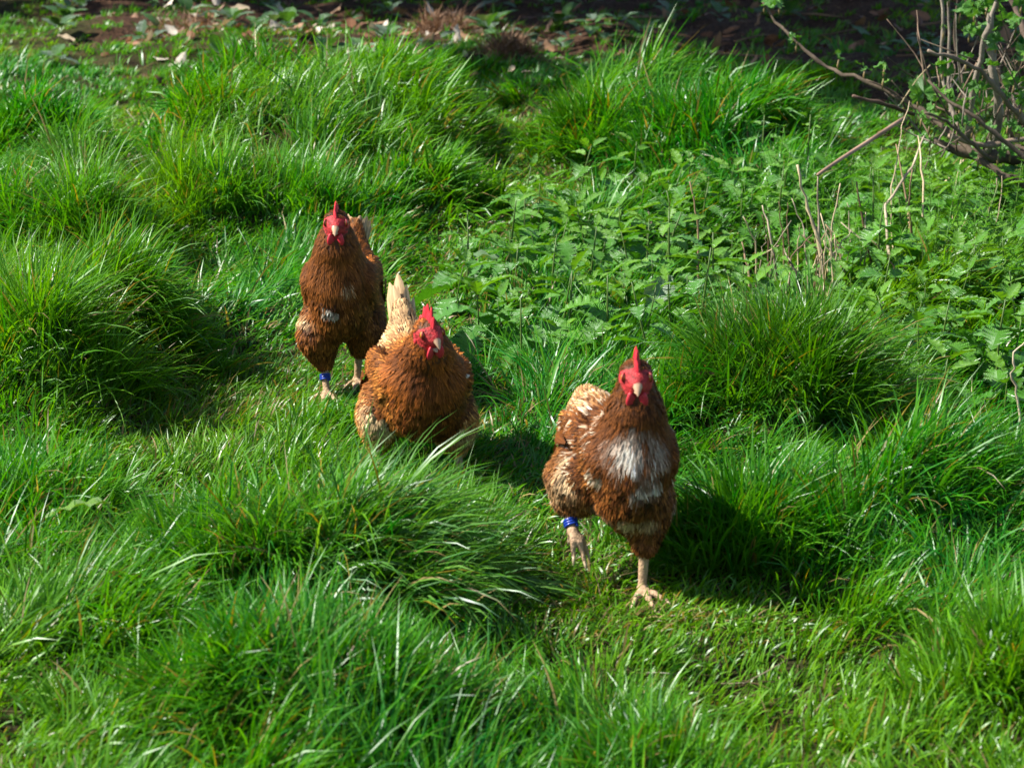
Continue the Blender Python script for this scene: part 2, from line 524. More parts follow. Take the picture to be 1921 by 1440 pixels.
NET_POLY = [at(870, 700), at(850, 560), at(900, 470), at(1000, 420), at(1180, 400), at(1450, 385), at(1700, 370), at(2050, 370), at(2100, 780), at(1760, 790), at(1640, 690), at(1500, 650), at(1340, 690), at(1200, 740), at(1000, 735)]
def poly_in(x, y, poly):
    x = np.asarray(x); y = np.asarray(y)
    c = np.zeros(x.shape, bool)
    j = len(poly) - 1
    for i in range(len(poly)):
        xi, yi = poly[i]; xj, yj = poly[j]
        c ^= ((yi > y) != (yj > y)) & (x < (xj - xi) * (y - yi) / (yj - yi + 1e-12) + xi)
        j = i
    return c

def make_grass():
    # tuft centres: denser near the camera, wider blades further off
    parts = []
    bands = [(2.15, 3.2, 1250, 4), (3.2, 4.6, 1120, 4), (4.6, 6.6, 660, 3), (6.6, 9.2, 400, 2), (9.2, 13.2, 140, 2)]
    for (y0, y1, dens, nseg) in bands:
        hw0, hw1 = 0.28 * y1 + 0.45, 0
        area = 2 * hw0 * (y1 - y0)
        nt = int(area * dens)
        tx = rng.uniform(-hw0, hw0, nt); ty = rng.uniform(y0, y1, nt)
        keep = np.abs(tx) < 0.28 * ty + 0.45
        tx, ty = tx[keep], ty[keep]
        lit = litter_mask(tx, ty)
        keep = rng.random(len(tx)) > lit * 0.66
        tx, ty = tx[keep], ty[keep]
        pm = path_mask(tx, ty)
        nb = np.clip(rng.normal(15, 4, len(tx)), 5, 28).astype(int)
        near_foot = np.zeros(len(tx), bool)
        for (hx, hy) in FOOT_SPOTS:
            near_foot |= (np.hypot((tx - hx), (ty - hy + 0.012)) < 0.017)
        nb = (nb * (1 + .7 * pm)).astype(int)
        near_toe = np.zeros(len(tx), bool)
        for (hx, hy) in (FOOT_SPOTS[0], FOOT_SPOTS[1], FOOT_SPOTS[5]):
            near_toe |= np.hypot((tx - hx) * .9, ty - hy + .035) < .058
        nb[near_toe] = (nb[near_toe] * 1.8).astype(int)
        nb[near_foot] = 0
        ti = np.repeat(np.arange(len(tx)), nb)
        n = len(ti)
        spread = 0.016 + 0.012 * pm[ti]
        offx, offy = rng.normal(0, 1, n) * spread, rng.normal(0, 1, n) * spread
        x, y = tx[ti] + offx, ty[ti] + offy
        z = height(x, y) - 0.004
        # length of the sward
        mm = np.zeros(len(tx))
        for (mx, my), mr_, mh in MOUNDS:
            mm = np.maximum(mm, np.exp(-(((tx - mx) ** 2 + ((ty - my) * .75) ** 2) / mr_ ** 2) ** 2))
        Lf = (0.078 + .050 * mm) * (1 + 0.50 * np.clip(f_len(tx, ty), -1.1, 1.4)) * rng.uniform(0.75, 1.3, len(tx))
        Lf = Lf * (1 + .40 * np.clip(f_clump(tx, ty), -1.3, 1.3))
        Lf = Lf * (1 - 0.60 * pm)
        inn = poly_in(tx, ty, NET_POLY)
        Lf = np.where(inn, Lf * 1.15, Lf)
        right_front = np.clip((tx - 0.05) / 0.3, 0, 1) * np.clip((3.25 - ty) / 0.2, 0, 1)
        Lf = Lf * (1 - 0.38 * right_front)
        Lf = Lf * (1 - 0.45 * litter_mask(tx, ty + 1.4))
        for name_, (hx, hy) in HEN_SPOTS.items():
            if name_ != 'middle':
                Lf = Lf * (1 - 0.12 * np.exp(-((tx - hx) ** 2 + (ty - hy + 0.08) ** 2) / 0.15 ** 2))
            else:
                Lf = Lf * (1 - 0.05 * np.exp(-((tx - hx) ** 2 + (ty - hy + 0.12) ** 2) / 0.20 ** 2))
        for (hx, hy) in (FOOT_SPOTS[0], FOOT_SPOTS[1], FOOT_SPOTS[4], FOOT_SPOTS[5]):
            dd = hy - ty
            cap = .050 + (.24 if hy > 4 else .42) * np.clip(dd - .05, 0, 2) + 1.2 * np.clip(np.abs(tx - hx) - .06, 0, 1)
            Lf = np.where((dd > -.03) & (dd < .6), np.minimum(Lf, cap), Lf)
        Lf = np.maximum(Lf, .040)
        Lf = np.where(near_toe, .015, Lf)
        hx, hy = HEN_SPOTS['middle']
        dd = hy - ty
        Lf = np.where((dd > -.1) & (dd < .55), np.minimum(Lf, .075 + .26 * np.clip(dd - .08, 0, 2) + 1.0 * np.clip(np.abs(tx - hx) - .12, 0, 1)), Lf)
        L = Lf[ti] * rng.uniform(0.55, 1.25, n)
        w = rng.uniform(0.0026, 0.0060, n) * {4: 1.0, 3: 1.35, 2: 1.9}[nseg]
        # lean: outward from the tuft, with a shared combed direction
        comb = 0.2 + 0.9 * f_az(tx, ty) + 1.5 * f_az2(tx, ty) + rng.normal(0, 0.45, len(tx))
        cx = np.cos(comb)[ti] * 1.5 + offx / 0.016 * 0.8 + rng.normal(0, 0.5, n)
        cy = np.sin(comb)[ti] * 1.5 + offy / 0.016 * 0.8 + rng.normal(0, 0.5, n)
        az = np.arctan2(cy, cx)
        lean = np.abs(rng.normal(0.30, 0.2, n)) + 0.25 * np.clip(f_az(tx, ty + 3) + .3, 0, 1)[ti] + 0.55 * pm[ti] * rng.random(n)
        curl = rng.uniform(0.1, 1.3, n) + rng.exponential(0.25, n)
        tw = rng.normal(0, 0.9, n)
        dead = 0.015 + 0.12 * pm[ti] + 0.05 * (f_dead(x, y) > 0.7)
        cb, ct = grass_colours(x, y, n, 1.0, dead)
        parts.append(blades(np.stack([x, y, z], -1), L, w, az, lean, curl, tw, cb, ct, nseg))
        # thatch: short flattened dead blades close to the soil
        nth = int(area * dens * 0.7)
        x = rng.uniform(-hw0, hw0, nth); y = rng.uniform(y0, y1, nth)
        k = (np.abs(x) < 0.27 * y + 0.3)
        x, y = x[k], y[k]; nth = len(x)
        z = height(x, y) + rng.uniform(0.0, 0.012, nth)
        st = np.array([0.20, 0.155, 0.07]) * rng.uniform(0.3, 1.1, (nth, 1))
        parts.append(blades(np.stack([x, y, z], -1), rng.uniform(.03, .09, nth), rng.uniform(.002, .004, nth) * (1.6 if nseg == 2 else 1), rng.uniform(0, 6.28, nth),
                            rng.uniform(1.1, 1.5, nth), rng.uniform(-.2, .3, nth), rng.normal(0, .6, nth), st * .8, st, 2))
    v, fl, c = join_blades(parts)
    o = link('grass', mesh_np('grass', v, fl, M_GRASS, c))
    tag(o, 'green meadow grass with short trodden paths and straw thatch', 'grass', kind='stuff')

TUSS_LABEL = 'long bright green grass tussock of arching blades in the meadow'
def make_tussock(i, t):
    (tx, ty, r_, ln, leanx, n, dk) = t
    far = ty > 6.0
    nseg = 3 if far else 5
    n = int(n * (0.8 if far else 1.25))
    rr = r_ * np.sqrt(rng.random(n)) * 1.05
    aa = rng.uniform(0, 2 * np.pi, n)
    x, y = tx + rr * np.cos(aa) * 1.25, ty + rr * np.sin(aa) * 0.8
    # sub-tufts
    g = 26
    gx_, gy_ = tx + r_ * rng.normal(0, .70, g), ty + r_ * rng.normal(0, .55, g)
    gi = rng.integers(0, g, n)
    kk = rng.random(n) < 0.65
    x = np.where(kk, gx_[gi] + rng.normal(0, .018, n), x); y = np.where(kk, gy_[gi] + rng.normal(0, .018, n), y)
    z = height(x, y) - 0.006
    L = ln * rng.uniform(0.45, 1.12, n) * rng.uniform(.7, 1.2, g)[gi] * (1 - 0.25 * np.clip(np.hypot(x - tx, y - ty) / r_, 0, 1))
    ox, oy = (x - tx) / r_, (y - ty) / r_
    gl = rng.normal(0, .80, (g, 2))
    vx = ox * 0.6 + leanx * 1.3 + gl[gi, 0] + rng.normal(0, .35, n)
    vy = oy * 0.6 - 0.15 + gl[gi, 1] + rng.normal(0, .35, n)
    az = np.arctan2(vy, vx)
    mag = np.hypot(vx, vy)
    lean = np.clip(0.10 + 0.28 * mag + rng.normal(0, .12, n), 0.02, 1.2)
    curl = np.clip(0.12 + 0.5 * mag * rng.uniform(.2, 1.7, n) + 0.5 * abs(leanx), 0.05, 2.0)
    tw = rng.normal(0, .7, n)
    w = rng.uniform(.0030, .0070, n) * (1.7 if far else 1.0)
    cb, ct = grass_colours(x, y, n, .35 + .7 * dk, 0.03)
    if leanx > .9:                          # greyer, waxier blades
        gw = (rng.random((n, 1)) < .6) & (ct[:, 1:2] > 1.6 * ct[:, 0:1])
        ct = np.where(gw, ct * np.array([1.2, 1.0, 4.5]) + np.array([.02, .02, .02]), ct)
    v, q, t3, c = blades(np.stack([x, y, z], -1), L, w, az, lean, curl, tw, cb, ct, nseg)
    base = np.array([tx, ty, ground_z(tx, ty)])
    o = link('grass_tussock', mesh_np('grass_tussock', v - base, [q, t3], M_GRASS, c))
    o.location = base
    return o

# ---------------------------------------------------------------- hens
def smin(a, b, k):
    h = np.clip(0.5 + 0.5 * (b - a) / k, 0, 1)
    return b + (a - b) * h - k * h * (1 - h)

def ellip(p, c, r, pitch=0.0, yaw=0.0):
    q = p - np.asarray(c, np.float32)
    if yaw:
        cs, sn = math.cos(-yaw), math.sin(-yaw)
        q = np.stack([q[..., 0] * cs - q[..., 1] * sn, q[..., 0] * sn + q[..., 1] * cs, q[..., 2]], -1)
    if pitch:
        cs, sn = math.cos(-pitch), math.sin(-pitch)
        q = np.stack([q[..., 0], q[..., 1] * cs - q[..., 2] * sn, q[..., 1] * sn + q[..., 2] * cs], -1)
    r = np.asarray(r, np.float32)
    k0 = np.sqrt(((q / r) ** 2).sum(-1))
    k1 = np.sqrt(((q / (r * r)) ** 2).sum(-1)) + 1e-9
    return k0 * (k0 - 1) / k1

def cone(p, a, b, ra, rb):
    a = np.asarray(a, np.float32); b = np.asarray(b, np.float32)
    d = b - a
    t = np.clip(((p - a) @ d) / float(d @ d), 0, 1)
    return np.sqrt(((p - a - t[..., None] * d) ** 2).sum(-1)) - (ra + (rb - ra) * t)

def hen_groups(p, H):
    p = p.astype(np.float32)
    cy, cz, pi_ = H['by'], H['bz'], H['pitch']
    cp, sp = math.cos(pi_), math.sin(pi_)
    def B(x, y, z): return (x, cy + y * cp - z * sp, cz + y * sp + z * cp)
    W = H.get('wide', 1.0)
    body = ellip(p, B(0, .01, 0), (.083 * W, .125, .080), pi_)
    body = smin(body, ellip(p, B(0, -.062, -.004), (.078 * W, .075, .086), pi_), .03)
    body = smin(body, ellip(p, B(0, .10, .004), (.070 * W, .080, .066), pi_), .03)
    body = smin(body, ellip(p, B(0, .06, -.035), (.066 * W, .085, .055), pi_), .03)
    tb, tt = H['tail']
    body = smin(body, cone(p, tb, tt, .046, .014), .03)
    wing = None
    for s in (-1, 1):
        w_ = ellip(p, B(s * .077 * W, .030, .012), (.0155, .120, .050), pi_ - .10, s * .05)
        wing = w_ if wing is None else np.minimum(wing, w_)
    nb, nm, hd = H['neck']
    neck = cone(p, nb, nm, .060, .043)
    neck = smin(neck, cone(p, nm, hd, .043, .0265), .012)
    hy, hp = H['head_yaw'], H['head_pitch']
    head = ellip(p, hd, (.0215, .029, .0240), hp, hy)
    fw = (math.sin(hy) * .019, -math.cos(hy) * .019, -.002 - math.sin(hp) * .019)
    head = smin(head, ellip(p, (hd[0] + fw[0], hd[1] + fw[1], hd[2] + fw[2]), (.0150, .020, .0165), hp, hy), .010)
    thigh, shank = None, None
    for leg in H['legs']:
        hip, knee, hock, ank = leg['hip'], leg['knee'], leg['hock'], leg['ankle']
        a = smin(ellip(p, hip, (.036, .052, .058)), cone(p, knee, hock, .036, .0165), .03)
        thigh = a if thigh is None else np.minimum(thigh, a)
        s_ = cone(p, hock, ank, .0095, .0072)
        s_ = smin(s_, ellip(p, hock, (.012, .013, .014)), .006)
        for toe in leg['toes']:
            pts = [ank] + toe
            for k in range(len(pts) - 1):
                r0 = .0068 - .0013 * k
                s_ = smin(s_, cone(p, pts[k], pts[k + 1], r0, r0 - .0014), .005)
        shank = s_ if shank is None else np.minimum(shank, s_)
    return body, wing, neck, head, thigh, shank

def hen_sdf(p, H, legs=True):
    b, w, n, h, t, s = hen_groups(p, H)
    d = smin(b, w, .010)
    d = smin(d, n, .045)
    d = smin(d, h, .010)
    d = smin(d, t, .030)
    if legs: d = smin(d, s, .008)
    return d

def surface_nets(F, origin, h):
    n0, n1, n2 = F.shape
    acc = np.zeros(((n0 - 1) * (n1 - 1) * (n2 - 1), 3)); cnt = np.zeros(len(acc), np.int32)
    st = ((n1 - 1) * (n2 - 1), n2 - 1, 1)
    allq = []
    for ax in range(3):
        sl0 = [slice(None)] * 3; sl1 = [slice(None)] * 3
        sl0[ax] = slice(0, -1); sl1[ax] = slice(1, None)
        A, B_ = F[tuple(sl0)], F[tuple(sl1)]
        ii = np.argwhere((A < 0) != (B_ < 0))
        o1, o2 = (ax + 1) % 3, (ax + 2) % 3
        ok = (ii[:, o1] > 0) & (ii[:, o2] > 0) & (ii[:, o1] < F.shape[o1] - 1) & (ii[:, o2] < F.shape[o2] - 1)
        ii = ii[ok]
        fa, fb = A[tuple(ii.T)], B_[tuple(ii.T)]
        p = ii.astype(float); p[:, ax] += fa / (fa - fb)
        cells = []
        for d1, d2 in ((1, 1), (0, 1), (0, 0), (1, 0)):
            c = ii.copy(); c[:, o1] -= d1; c[:, o2] -= d2
            cid = c[:, 0] * st[0] + c[:, 1] * st[1] + c[:, 2] * st[2]
            np.add.at(acc, cid, p); np.add.at(cnt, cid, 1)
            cells.append(cid)
        q = np.stack(cells, -1)
        flip = fa > 0
        q[flip] = q[flip][:, ::-1]
        allq.append(q)
    q = np.concatenate(allq)
    used = np.unique(q)
    remap = np.zeros(len(acc), np.int64); remap[used] = np.arange(len(used))
    v = acc[used] / cnt[used][:, None]
    return v * h + origin, remap[q]

def grad(p, H, legs=True, e=.0015):
    g = np.zeros(p.shape)
    for k in range(3):
        d = np.zeros(3); d[k] = e
        g[:, k] = hen_sdf(p + d, H, legs) - hen_sdf(p - d, H, legs)
    return g / (np.linalg.norm(g, axis=1, keepdims=True) + 1e-12)

RED = np.array([0.40, 0.024, 0.034]); FLESH = np.array([0.38, 0.255, 0.155])

def feather_template():
    ts = np.array([0, .30, .65, .90, 1.0])
    wd = np.array([.45, .92, .92, .46, .06])
    us = np.array([-1, 0, 1.0])
    V = [(u, t, w) for t, w in zip(ts, wd) for u in us]
    Q = []
    for i in range(len(ts) - 1):
        for k in range(2):
            a = i * 3 + k
            Q.append((a, a + 1, a + 4, a + 3))
    return np.array(V), np.array(Q)
FT, FQ = feather_template()
ST = np.array([(u_, t_, w_) for t_, w_ in ((0, .6), (.55, 1.0), (1.0, .15)) for u_ in (-1, 1.0)]); SQ = np.array([(0, 1, 3, 2), (2, 3, 5, 4)])

def single_feather(name, L, w, col, tipcol, bend=.25, cup=.25, notch=0):
    """one long quill feather along +Y, face up +Z"""
    ts = np.linspace(0, 1, 9)
    us = np.array([-1, -.5, 0, .5, 1])
    V, Cc, U = [], [], []
    r0 = random.random() * 10
    for t in ts:
        wd = w * min(1, .25 + 2.4 * t) * (1 - max(0, (t - .72) / .28) ** 2 * .85) * .5
        for u in us:
            V.append((u * wd, L * t, -bend * L * t * t - cup * wd * u * u + random.uniform(-.0006, .0006)))
            c = np.array(col) * (1 - t) + np.array(tipcol) * t
            if u == 0: c = c * 1.25
            Cc.append(np.clip(c, 0, .95)); U.append((u, t * 2, r0))
    n = len(us)
    Q = [(i * n + k, i * n + k + 1, (i + 1) * n + k + 1, (i + 1) * n + k) for i in range(len(ts) - 1) for k in range(n - 1)]
    return mesh_np(name, np.array(V), [np.array(Q)], M_FEATHER, np.array(Cc), True, np.array(U))

def frame_matrix(pos, ydir, zhint):
    y = Vector(ydir).normalized()
    z = Vector(zhint); z = (z - y * z.dot(y)).normalized()
    x = y.cross(z)
    return Matrix(((x.x, y.x, z.x, pos[0]), (x.y, y.y, z.y, pos[1]), (x.z, y.z, z.z, pos[2]), (0, 0, 0, 1)))

def comb_mesh(H):
    pts_base = [(-.030, .006), (-.022, .017), (-.010, .0225), (.004, .0235), (.018, .020), (.028, .012)]
    tips = [.010, .027, .036, .036, .029, .015]
    nb = 31
    xs = np.linspace(0, 1, nb)
    V, Q = [], []
    by = np.interp(xs, np.linspace(0, 1, 6), [p[0] for p in pts_base])
    bz = np.interp(xs, np.linspace(0, 1, 6), [p[1] for p in pts_base])
    hh = np.interp(xs, np.linspace(0, 1, 6), tips) * H.get('comb', 1.0)
    saw = 0.52 + 0.48 * np.abs(np.cos(xs * math.pi * 5.0)) ** 1.3
    hh = hh * np.where(xs < .05, .6, saw)
    rows = [0.0, .25, .5, .75, .93, 1.0]
    th = [.0060, .0048, .0038, .0028, .0018, .0003]
    fl = H.get('comb_flop', 0.0)
    for s in (-1, 1):
        for i in range(nb):
            for t, w_ in zip(rows, th):
                z = bz[i] - .004 + hh[i] * t
                x = s * w_ * (0.85 + .3 * math.sin(i * 1.7)) + fl * t * t * .012 + .0016 * math.sin(i * .55) * t
                V.append((x, by[i] + .10 * hh[i] * t, z))
    nr = len(rows)
    for s in (0, 1):
        o = s * nb * nr
        for i in range(nb - 1):
            for k in range(nr - 1):
                q = (o + i * nr + k, o + (i + 1) * nr + k, o + (i + 1) * nr + k + 1, o + i * nr + k + 1)
                Q.append(q if s == 1 else q[::-1])
    o = nb * nr
    for i in range(nb - 1): Q.append((i * nr + nr - 1, (i + 1) * nr + nr - 1, o + (i + 1) * nr + nr - 1, o + i * nr + nr - 1))
    for i in (0, nb - 1):
        for k in range(nr - 1):
            Q.append((i * nr + k, i * nr + k + 1, o + i * nr + k + 1, o + i * nr + k))
    V = np.array(V)
    col = np.tile(RED * np.array([1.15, .8, 1.0]), (len(V), 1))
    return mesh_np('comb', V, [np.array(Q)], M_COMB, col)

def blob_mesh(name, r, col, mat, n=12, m=8, warp=None):
    V, Q = [], []
    for i in range(m + 1):
        th = math.pi * i / m
        for k in range(n):
            ph = 2 * math.pi * k / n
            p = [r[0] * math.sin(th) * math.cos(ph), r[1] * math.sin(th) * math.sin(ph), r[2] * math.cos(th)]
            if warp: p = warp(p)
            V.append(p)
    for i in range(m):
        for k in range(n):
            Q.append((i * n + k, (i + 1) * n + k, (i + 1) * n + (k + 1) % n, i * n + (k + 1) % n))
    return mesh_np(name, np.array(V), [np.array(Q)], mat, np.tile(np.array(col), (len(V), 1)))

def beak_mesh(lower=False):
    V, Q = [], []
    n, m = 10, 8
    for i in range(m + 1):
        t = i / m
        if not lower:
            y = -.029 - .019 * t; z = .002 - .002 * t - .012 * t * t
            rx, rz = .0105 * (1 - t) ** .75 + .0006, .0095 * (1 - t) ** .7 + .0006
        else:
            y = -.029 - .014 * t; z = -.007 - .002 * t
            rx, rz = .0082 * (1 - t) ** .7 + .0006, .0036 * (1 - t) ** .7 + .0005
        for k in range(n):
            a = 2 * math.pi * k / n
            zz = math.sin(a) * rz
            if not lower and zz < 0: zz *= .55
            V.append((math.cos(a) * rx, y, z + zz))
    for i in range(m):
        for k in range(n):
            Q.append((i * n + k, i * n + (k + 1) % n, (i + 1) * n + (k + 1) % n, (i + 1) * n + k))
    col = np.tile(np.array([.45, .29, .18]), (len(V), 1))
    col[: 4 * n] = np.array([.30, .13, .085])
    return mesh_np('beak', np.array(V), [np.array(Q)], M_HORN, col)

def value_noise3(p, sc, seed):
    r = np.random.default_rng(seed)
    o = np.zeros(len(p))
    for _ in range(7):
        k = r.normal(0, 1, 3); k = k / np.linalg.norm(k) * sc * r.uniform(.6, 1.6)
        o += np.sin(p @ k + r.uniform(0, 6.28))
    return o / 7 * 1.8

def build_hen(H):
    root = empty('hen', (H['loc'][0], H['loc'][1], H.get('z', 0.0)), H['yaw'])
    tag(root, H['label'], 'hen', 'brown hens walking through the grass')
    h = .0036
    lo = np.array([-.17, -.26, -.02]); hi = np.array([.17, .30, .45])
    nn = np.ceil((hi - lo) / h).astype(int)
    g = [lo[k] + h * np.arange(nn[k]) for k in range(3)]
    F = np.zeros(nn, np.float32)
    for i0 in range(0, nn[0], 16):
        X = np.stack(np.meshgrid(g[0][i0:i0 + 16], g[1], g[2], indexing='ij'), -1).astype(np.float32)
        F[i0:i0 + 16] = hen_sdf(X, H)
    v, q = surface_nets(F, lo, h)
    b, w, n, hd, t, s = hen_groups(v, H)
    feath = np.minimum.reduce([b, w, n, hd, t])
    # head frame
    hy, hp = H['head_yaw'], H['head_pitch']
    HM = Matrix.Translation(H['neck'][2]) @ Matrix.Rotation(hy, 4, 'Z') @ Matrix.Rotation(hp, 4, 'X')
    HMi = np.array(HM.inverted())
    def to_head(p): return p @ HMi[:3, :3].T + HMi[:3, 3]
    def face_mask(p, dh):
        l = to_head(p)
        m = (dh < .006) & (l[:, 1] < .006 - 1.3 * np.clip(l[:, 2] - .004, 0, 1)) & (l[:, 2] > -.026)
        return m
    cols = np.tile(np.array(H['under']), (len(v), 1))
    cols[s < feath - .001] = FLESH
    fm = face_mask(v, hd)
    cols[fm] = RED[None] * np.clip(.85 + .55 * value_noise3(v[fm], 420, 9), .35, 1.3)[:, None] * np.array([1, 1.1, .9])
    body = link('body', mesh_np('hen_body', v, [q], M_SKIN, cols), root)

    # ---- plumage: vaned feathers over the body, then loose barbs that break up their edges
    tri = q
    a_, b_, c_, d_ = (v[tri[:, k]] for k in range(4))
    area = np.linalg.norm(np.cross(c_ - a_, d_ - b_), axis=1)
    head = np.array(H['neck'][2])
    tdir = np.array(H['tail'][1]) - np.array(H['tail'][0]); tdir /= np.linalg.norm(tdir)
    layers = []
    for layer, n_f in ((0, 5400), (1, 0)):
        if layer == 0:
            fi = rng.choice(len(tri), n_f * 2, p=area / area.sum())
            r1, r2 = rng.random((n_f * 2, 1)), rng.random((n_f * 2, 1))
            p = (a_[fi] * (1 - r1) + b_[fi] * r1) * (1 - r2) + (d_[fi] * (1 - r1) + c_[fi] * r1) * r2
            b, w, n, hd, t, s = hen_groups(p, H)
            grp = np.argmin(np.stack([b, w, n, hd, t, s], -1), -1)
            ok = (grp != 5) & ~face_mask(p, hd)
            pk = np.where(grp == 2, .9, np.where(grp == 3, 1.0, np.where(grp == 4, .75, .52)))
            ok &= rng.random(len(p)) < pk
            p, grp = p[ok], grp[ok]
            nrm = grad(p, H, False)
            away = p - head
            away /= np.linalg.norm(away, axis=1, keepdims=True) + 1e-9
            flow = away + np.array([0, .35, -.05])
            flow[grp == 1] = away[grp == 1] * .4 + np.array([0, 1.0, -.32])
            flow[grp == 4] = away[grp == 4] * .3 + np.array([0, .25, -1.0])
            wt = np.clip((p[:, 1] - H['by'] - .07) / .08, 0, 1)[:, None]
            flow = np.where((grp == 0)[:, None], flow * (1 - wt) + (tdir + np.array([0, 0, -.5]) * (nrm[:, 2:3] < 0)) * wt, flow)
            flow = flow + rng.normal(0, .14, flow.shape)
            dvec = flow - nrm * (flow * nrm).sum(-1, keepdims=True)
            dvec /= np.linalg.norm(dvec, axis=1, keepdims=True) + 1e-9
            svec = np.cross(dvec, nrm)
            n_ = len(p)
            Ls = np.choose(grp, [.030, .036, .034, .008, .021, .02]) * rng.uniform(.7, 1.25, n_)
            Ws = np.choose(grp, [.0076, .0088, .0036, .0028, .0058, .004]) * rng.uniform(.75, 1.25, n_)
            hn = np.linalg.norm(p - head, axis=1)
            near = np.clip((hn - .025) / .07, .35, 1)
            sel = grp == 2
            Ls[sel] *= near[sel]; Ws[sel] *= near[sel] ** .5
            breast = (grp == 0) & (nrm[:, 1] < -.15)
            Ls[breast] *= .80; Ws[breast] *= .85
            T_, Q_ = FT, FQ
            rise = rng.uniform(.0018, .0055, n_)
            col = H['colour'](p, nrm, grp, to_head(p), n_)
            tone = rng.random(n_)
            tone = np.where(grp == 2, .3 + .45 * tone, tone)
            hue_ = np.where((tone < .18)[:, None], np.array([.45, .42, .42]), np.where((tone > .80)[:, None], np.array([1.45, 1.65, 1.8]), 1.0))
            dark_c = (col[:, 2] < .12)[:, None]
            col = np.where(dark_c, col * hue_, col) * np.clip(1 + rng.normal(0, .22, (n_, 1)), .5, 1.6)
        else:                               # slivers: the separated barbs of each feather
            rep_ = rng.integers(1, 5, n_)
            k_ = np.repeat(np.arange(n_), rep_)
            off = rng.uniform(-.95, .95, len(k_))
            p = p[k_] + svec[k_] * (Ws[k_] * off)[:, None] * .8 + dvec[k_] * (Ls[k_] * rng.uniform(.1, .5, len(k_)))[:, None]
            grp, nrm = grp[k_], nrm[k_]
            dvec = dvec[k_] + svec[k_] * (off * .16 + rng.normal(0, .05, len(k_)))[:, None]
            svec, rise = svec[k_], rise[k_] * 1.0 + .0005
            col = np.clip(col[k_] * rng.lognormal(0, .36, (len(k_), 1)), 0, .8)
            Ws = np.clip(Ws[k_] * rng.uniform(.10, .22, len(k_)), .0004, .0014); Ls = Ls[k_] * rng.uniform(.5, .75, len(k_))
            n_ = len(k_)
            T_, Q_ = ST, SQ
        rise *= np.choose(grp, [1, 1.1, .9, .3, 1.1, 1]) * np.where(grp == 2, np.clip((np.linalg.norm(p - head, axis=1) - .02) / .06, .3, 1), 1)
        u, tt, wp = T_[:, 0], T_[:, 1], T_[:, 2]
        V = (p[:, None] + dvec[:, None] * (Ls[:, None] * tt[None])[..., None] + svec[:, None] * (Ws[:, None] * (u * wp)[None])[..., None])
        flat = V.reshape(-1, 3)
        want = ((.0008 if layer == 0 else .0026) + rise[:, None] * tt[None] ** .8 - (.14 * Ws)[:, None] * (u * u)[None]).ravel()
        for it in range(2):
            d = hen_sdf(flat, H, False)
            gN = grad(flat, H, False)
            flat = flat + gN * np.clip(want - d, -.02, .02)[:, None]
        cc = np.repeat(col[:, None], len(tt), 1)
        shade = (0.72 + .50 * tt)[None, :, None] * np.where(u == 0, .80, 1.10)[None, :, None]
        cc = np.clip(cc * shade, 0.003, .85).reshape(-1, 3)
        rr = rng.random(n_) * 10
        uv = np.stack([np.tile(u, (n_, 1)), np.tile(tt * 2, (n_, 1)), np.repeat(rr[:, None], len(tt), 1)], -1).reshape(-1, 3)
        Q = (np.arange(n_)[:, None, None] * len(tt) + Q_[None]).reshape(-1, 4)
        layers.append((flat, Q, cc, uv))
    nv0 = len(layers[0][0])
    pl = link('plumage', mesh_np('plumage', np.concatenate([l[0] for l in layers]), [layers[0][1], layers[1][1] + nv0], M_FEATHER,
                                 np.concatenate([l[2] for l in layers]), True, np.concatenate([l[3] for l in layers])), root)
    pl['kind'] = 'stuff'

    # ---- tail feathers
    tb, tt_ = Vector(H['tail'][0]), Vector(H['tail'][1])
    td = (tt_ - tb).normalized()
    side = Vector((1, 0, 0))
    upv = side.cross(td)
    base = tb.lerp(tt_, .35)
    for k in range(H['n_tail']):
        s_ = (k + .5) / H['n_tail'] * 2 - 1
        L = H['tail_len'] * (1 - .22 * abs(s_)) * random.uniform(.78, 1.05)
        me = single_feather('tail_feather', L, .030 * H.get('tail_w', 1), np.array(H['tail_col']) * random.uniform(.8, 1.05), np.array(H['tail_tip']) * random.uniform(.8, 1.05), .06, .3)
        o = link('tail_feather', me, root)
        dr = (td + side * (s_ * H['fan'] + random.gauss(0, .05)) + upv * random.uniform(-.12, .16)).normalized()
        o.matrix_local = frame_matrix(base + side * s_ * .022 + upv * (.004 - .012 * abs(s_)), dr, upv * .7 + side * s_ * 1.1)
    # ---- flight feathers of the folded wings
    for sgn in (-1, 1):
        for k in range(7):
            f = k / 6
            pos0 = np.array([[sgn * .092 * H.get('wide', 1), H['by'] + .00 + .050 * f, H['bz'] + .022 - .060 * f + (.09 * math.sin(H['pitch']))]])
            for it in range(4):
                d = hen_sdf(pos0, H, False); gN = grad(pos0, H, False)
                pos0 = pos0 + gN * (.0065 + .0010 * (6 - k) - d)[:, None]
            nrm0 = gN[0]
            dr = Vector((0, 1, -.16 + math.sin(H['pitch'])))
            nv = Vector(nrm0)
            dr = (dr - nv * dr.dot(nv)).normalized()
            c0 = np.array(H['wing_col']) * random.uniform(.8, 1.15)
            me = single_feather('wing_feather', random.uniform(.068, .086), .0165, c0 * .8, c0 * 1.2, .07, .2)
            Mf = np.array(frame_matrix(pos0[0], dr, nrm0))
            co = np.zeros(len(me.vertices) * 3, np.float32); me.vertices.foreach_get('co', co)
            co = co.reshape(-1, 3) @ Mf[:3, :3].T + Mf[:3, 3]
            offs = .0085 + .0011 * (6 - k)
            for it in range(3):
                d = hen_sdf(co, H, False); gN = grad(co, H, False)
                co = co + gN * np.clip(offs - d, -.02, .02)[:, None]
            me.vertices.foreach_set('co', co.astype(np.float32).ravel()); me.update()
            link('wing_feather', me, root)
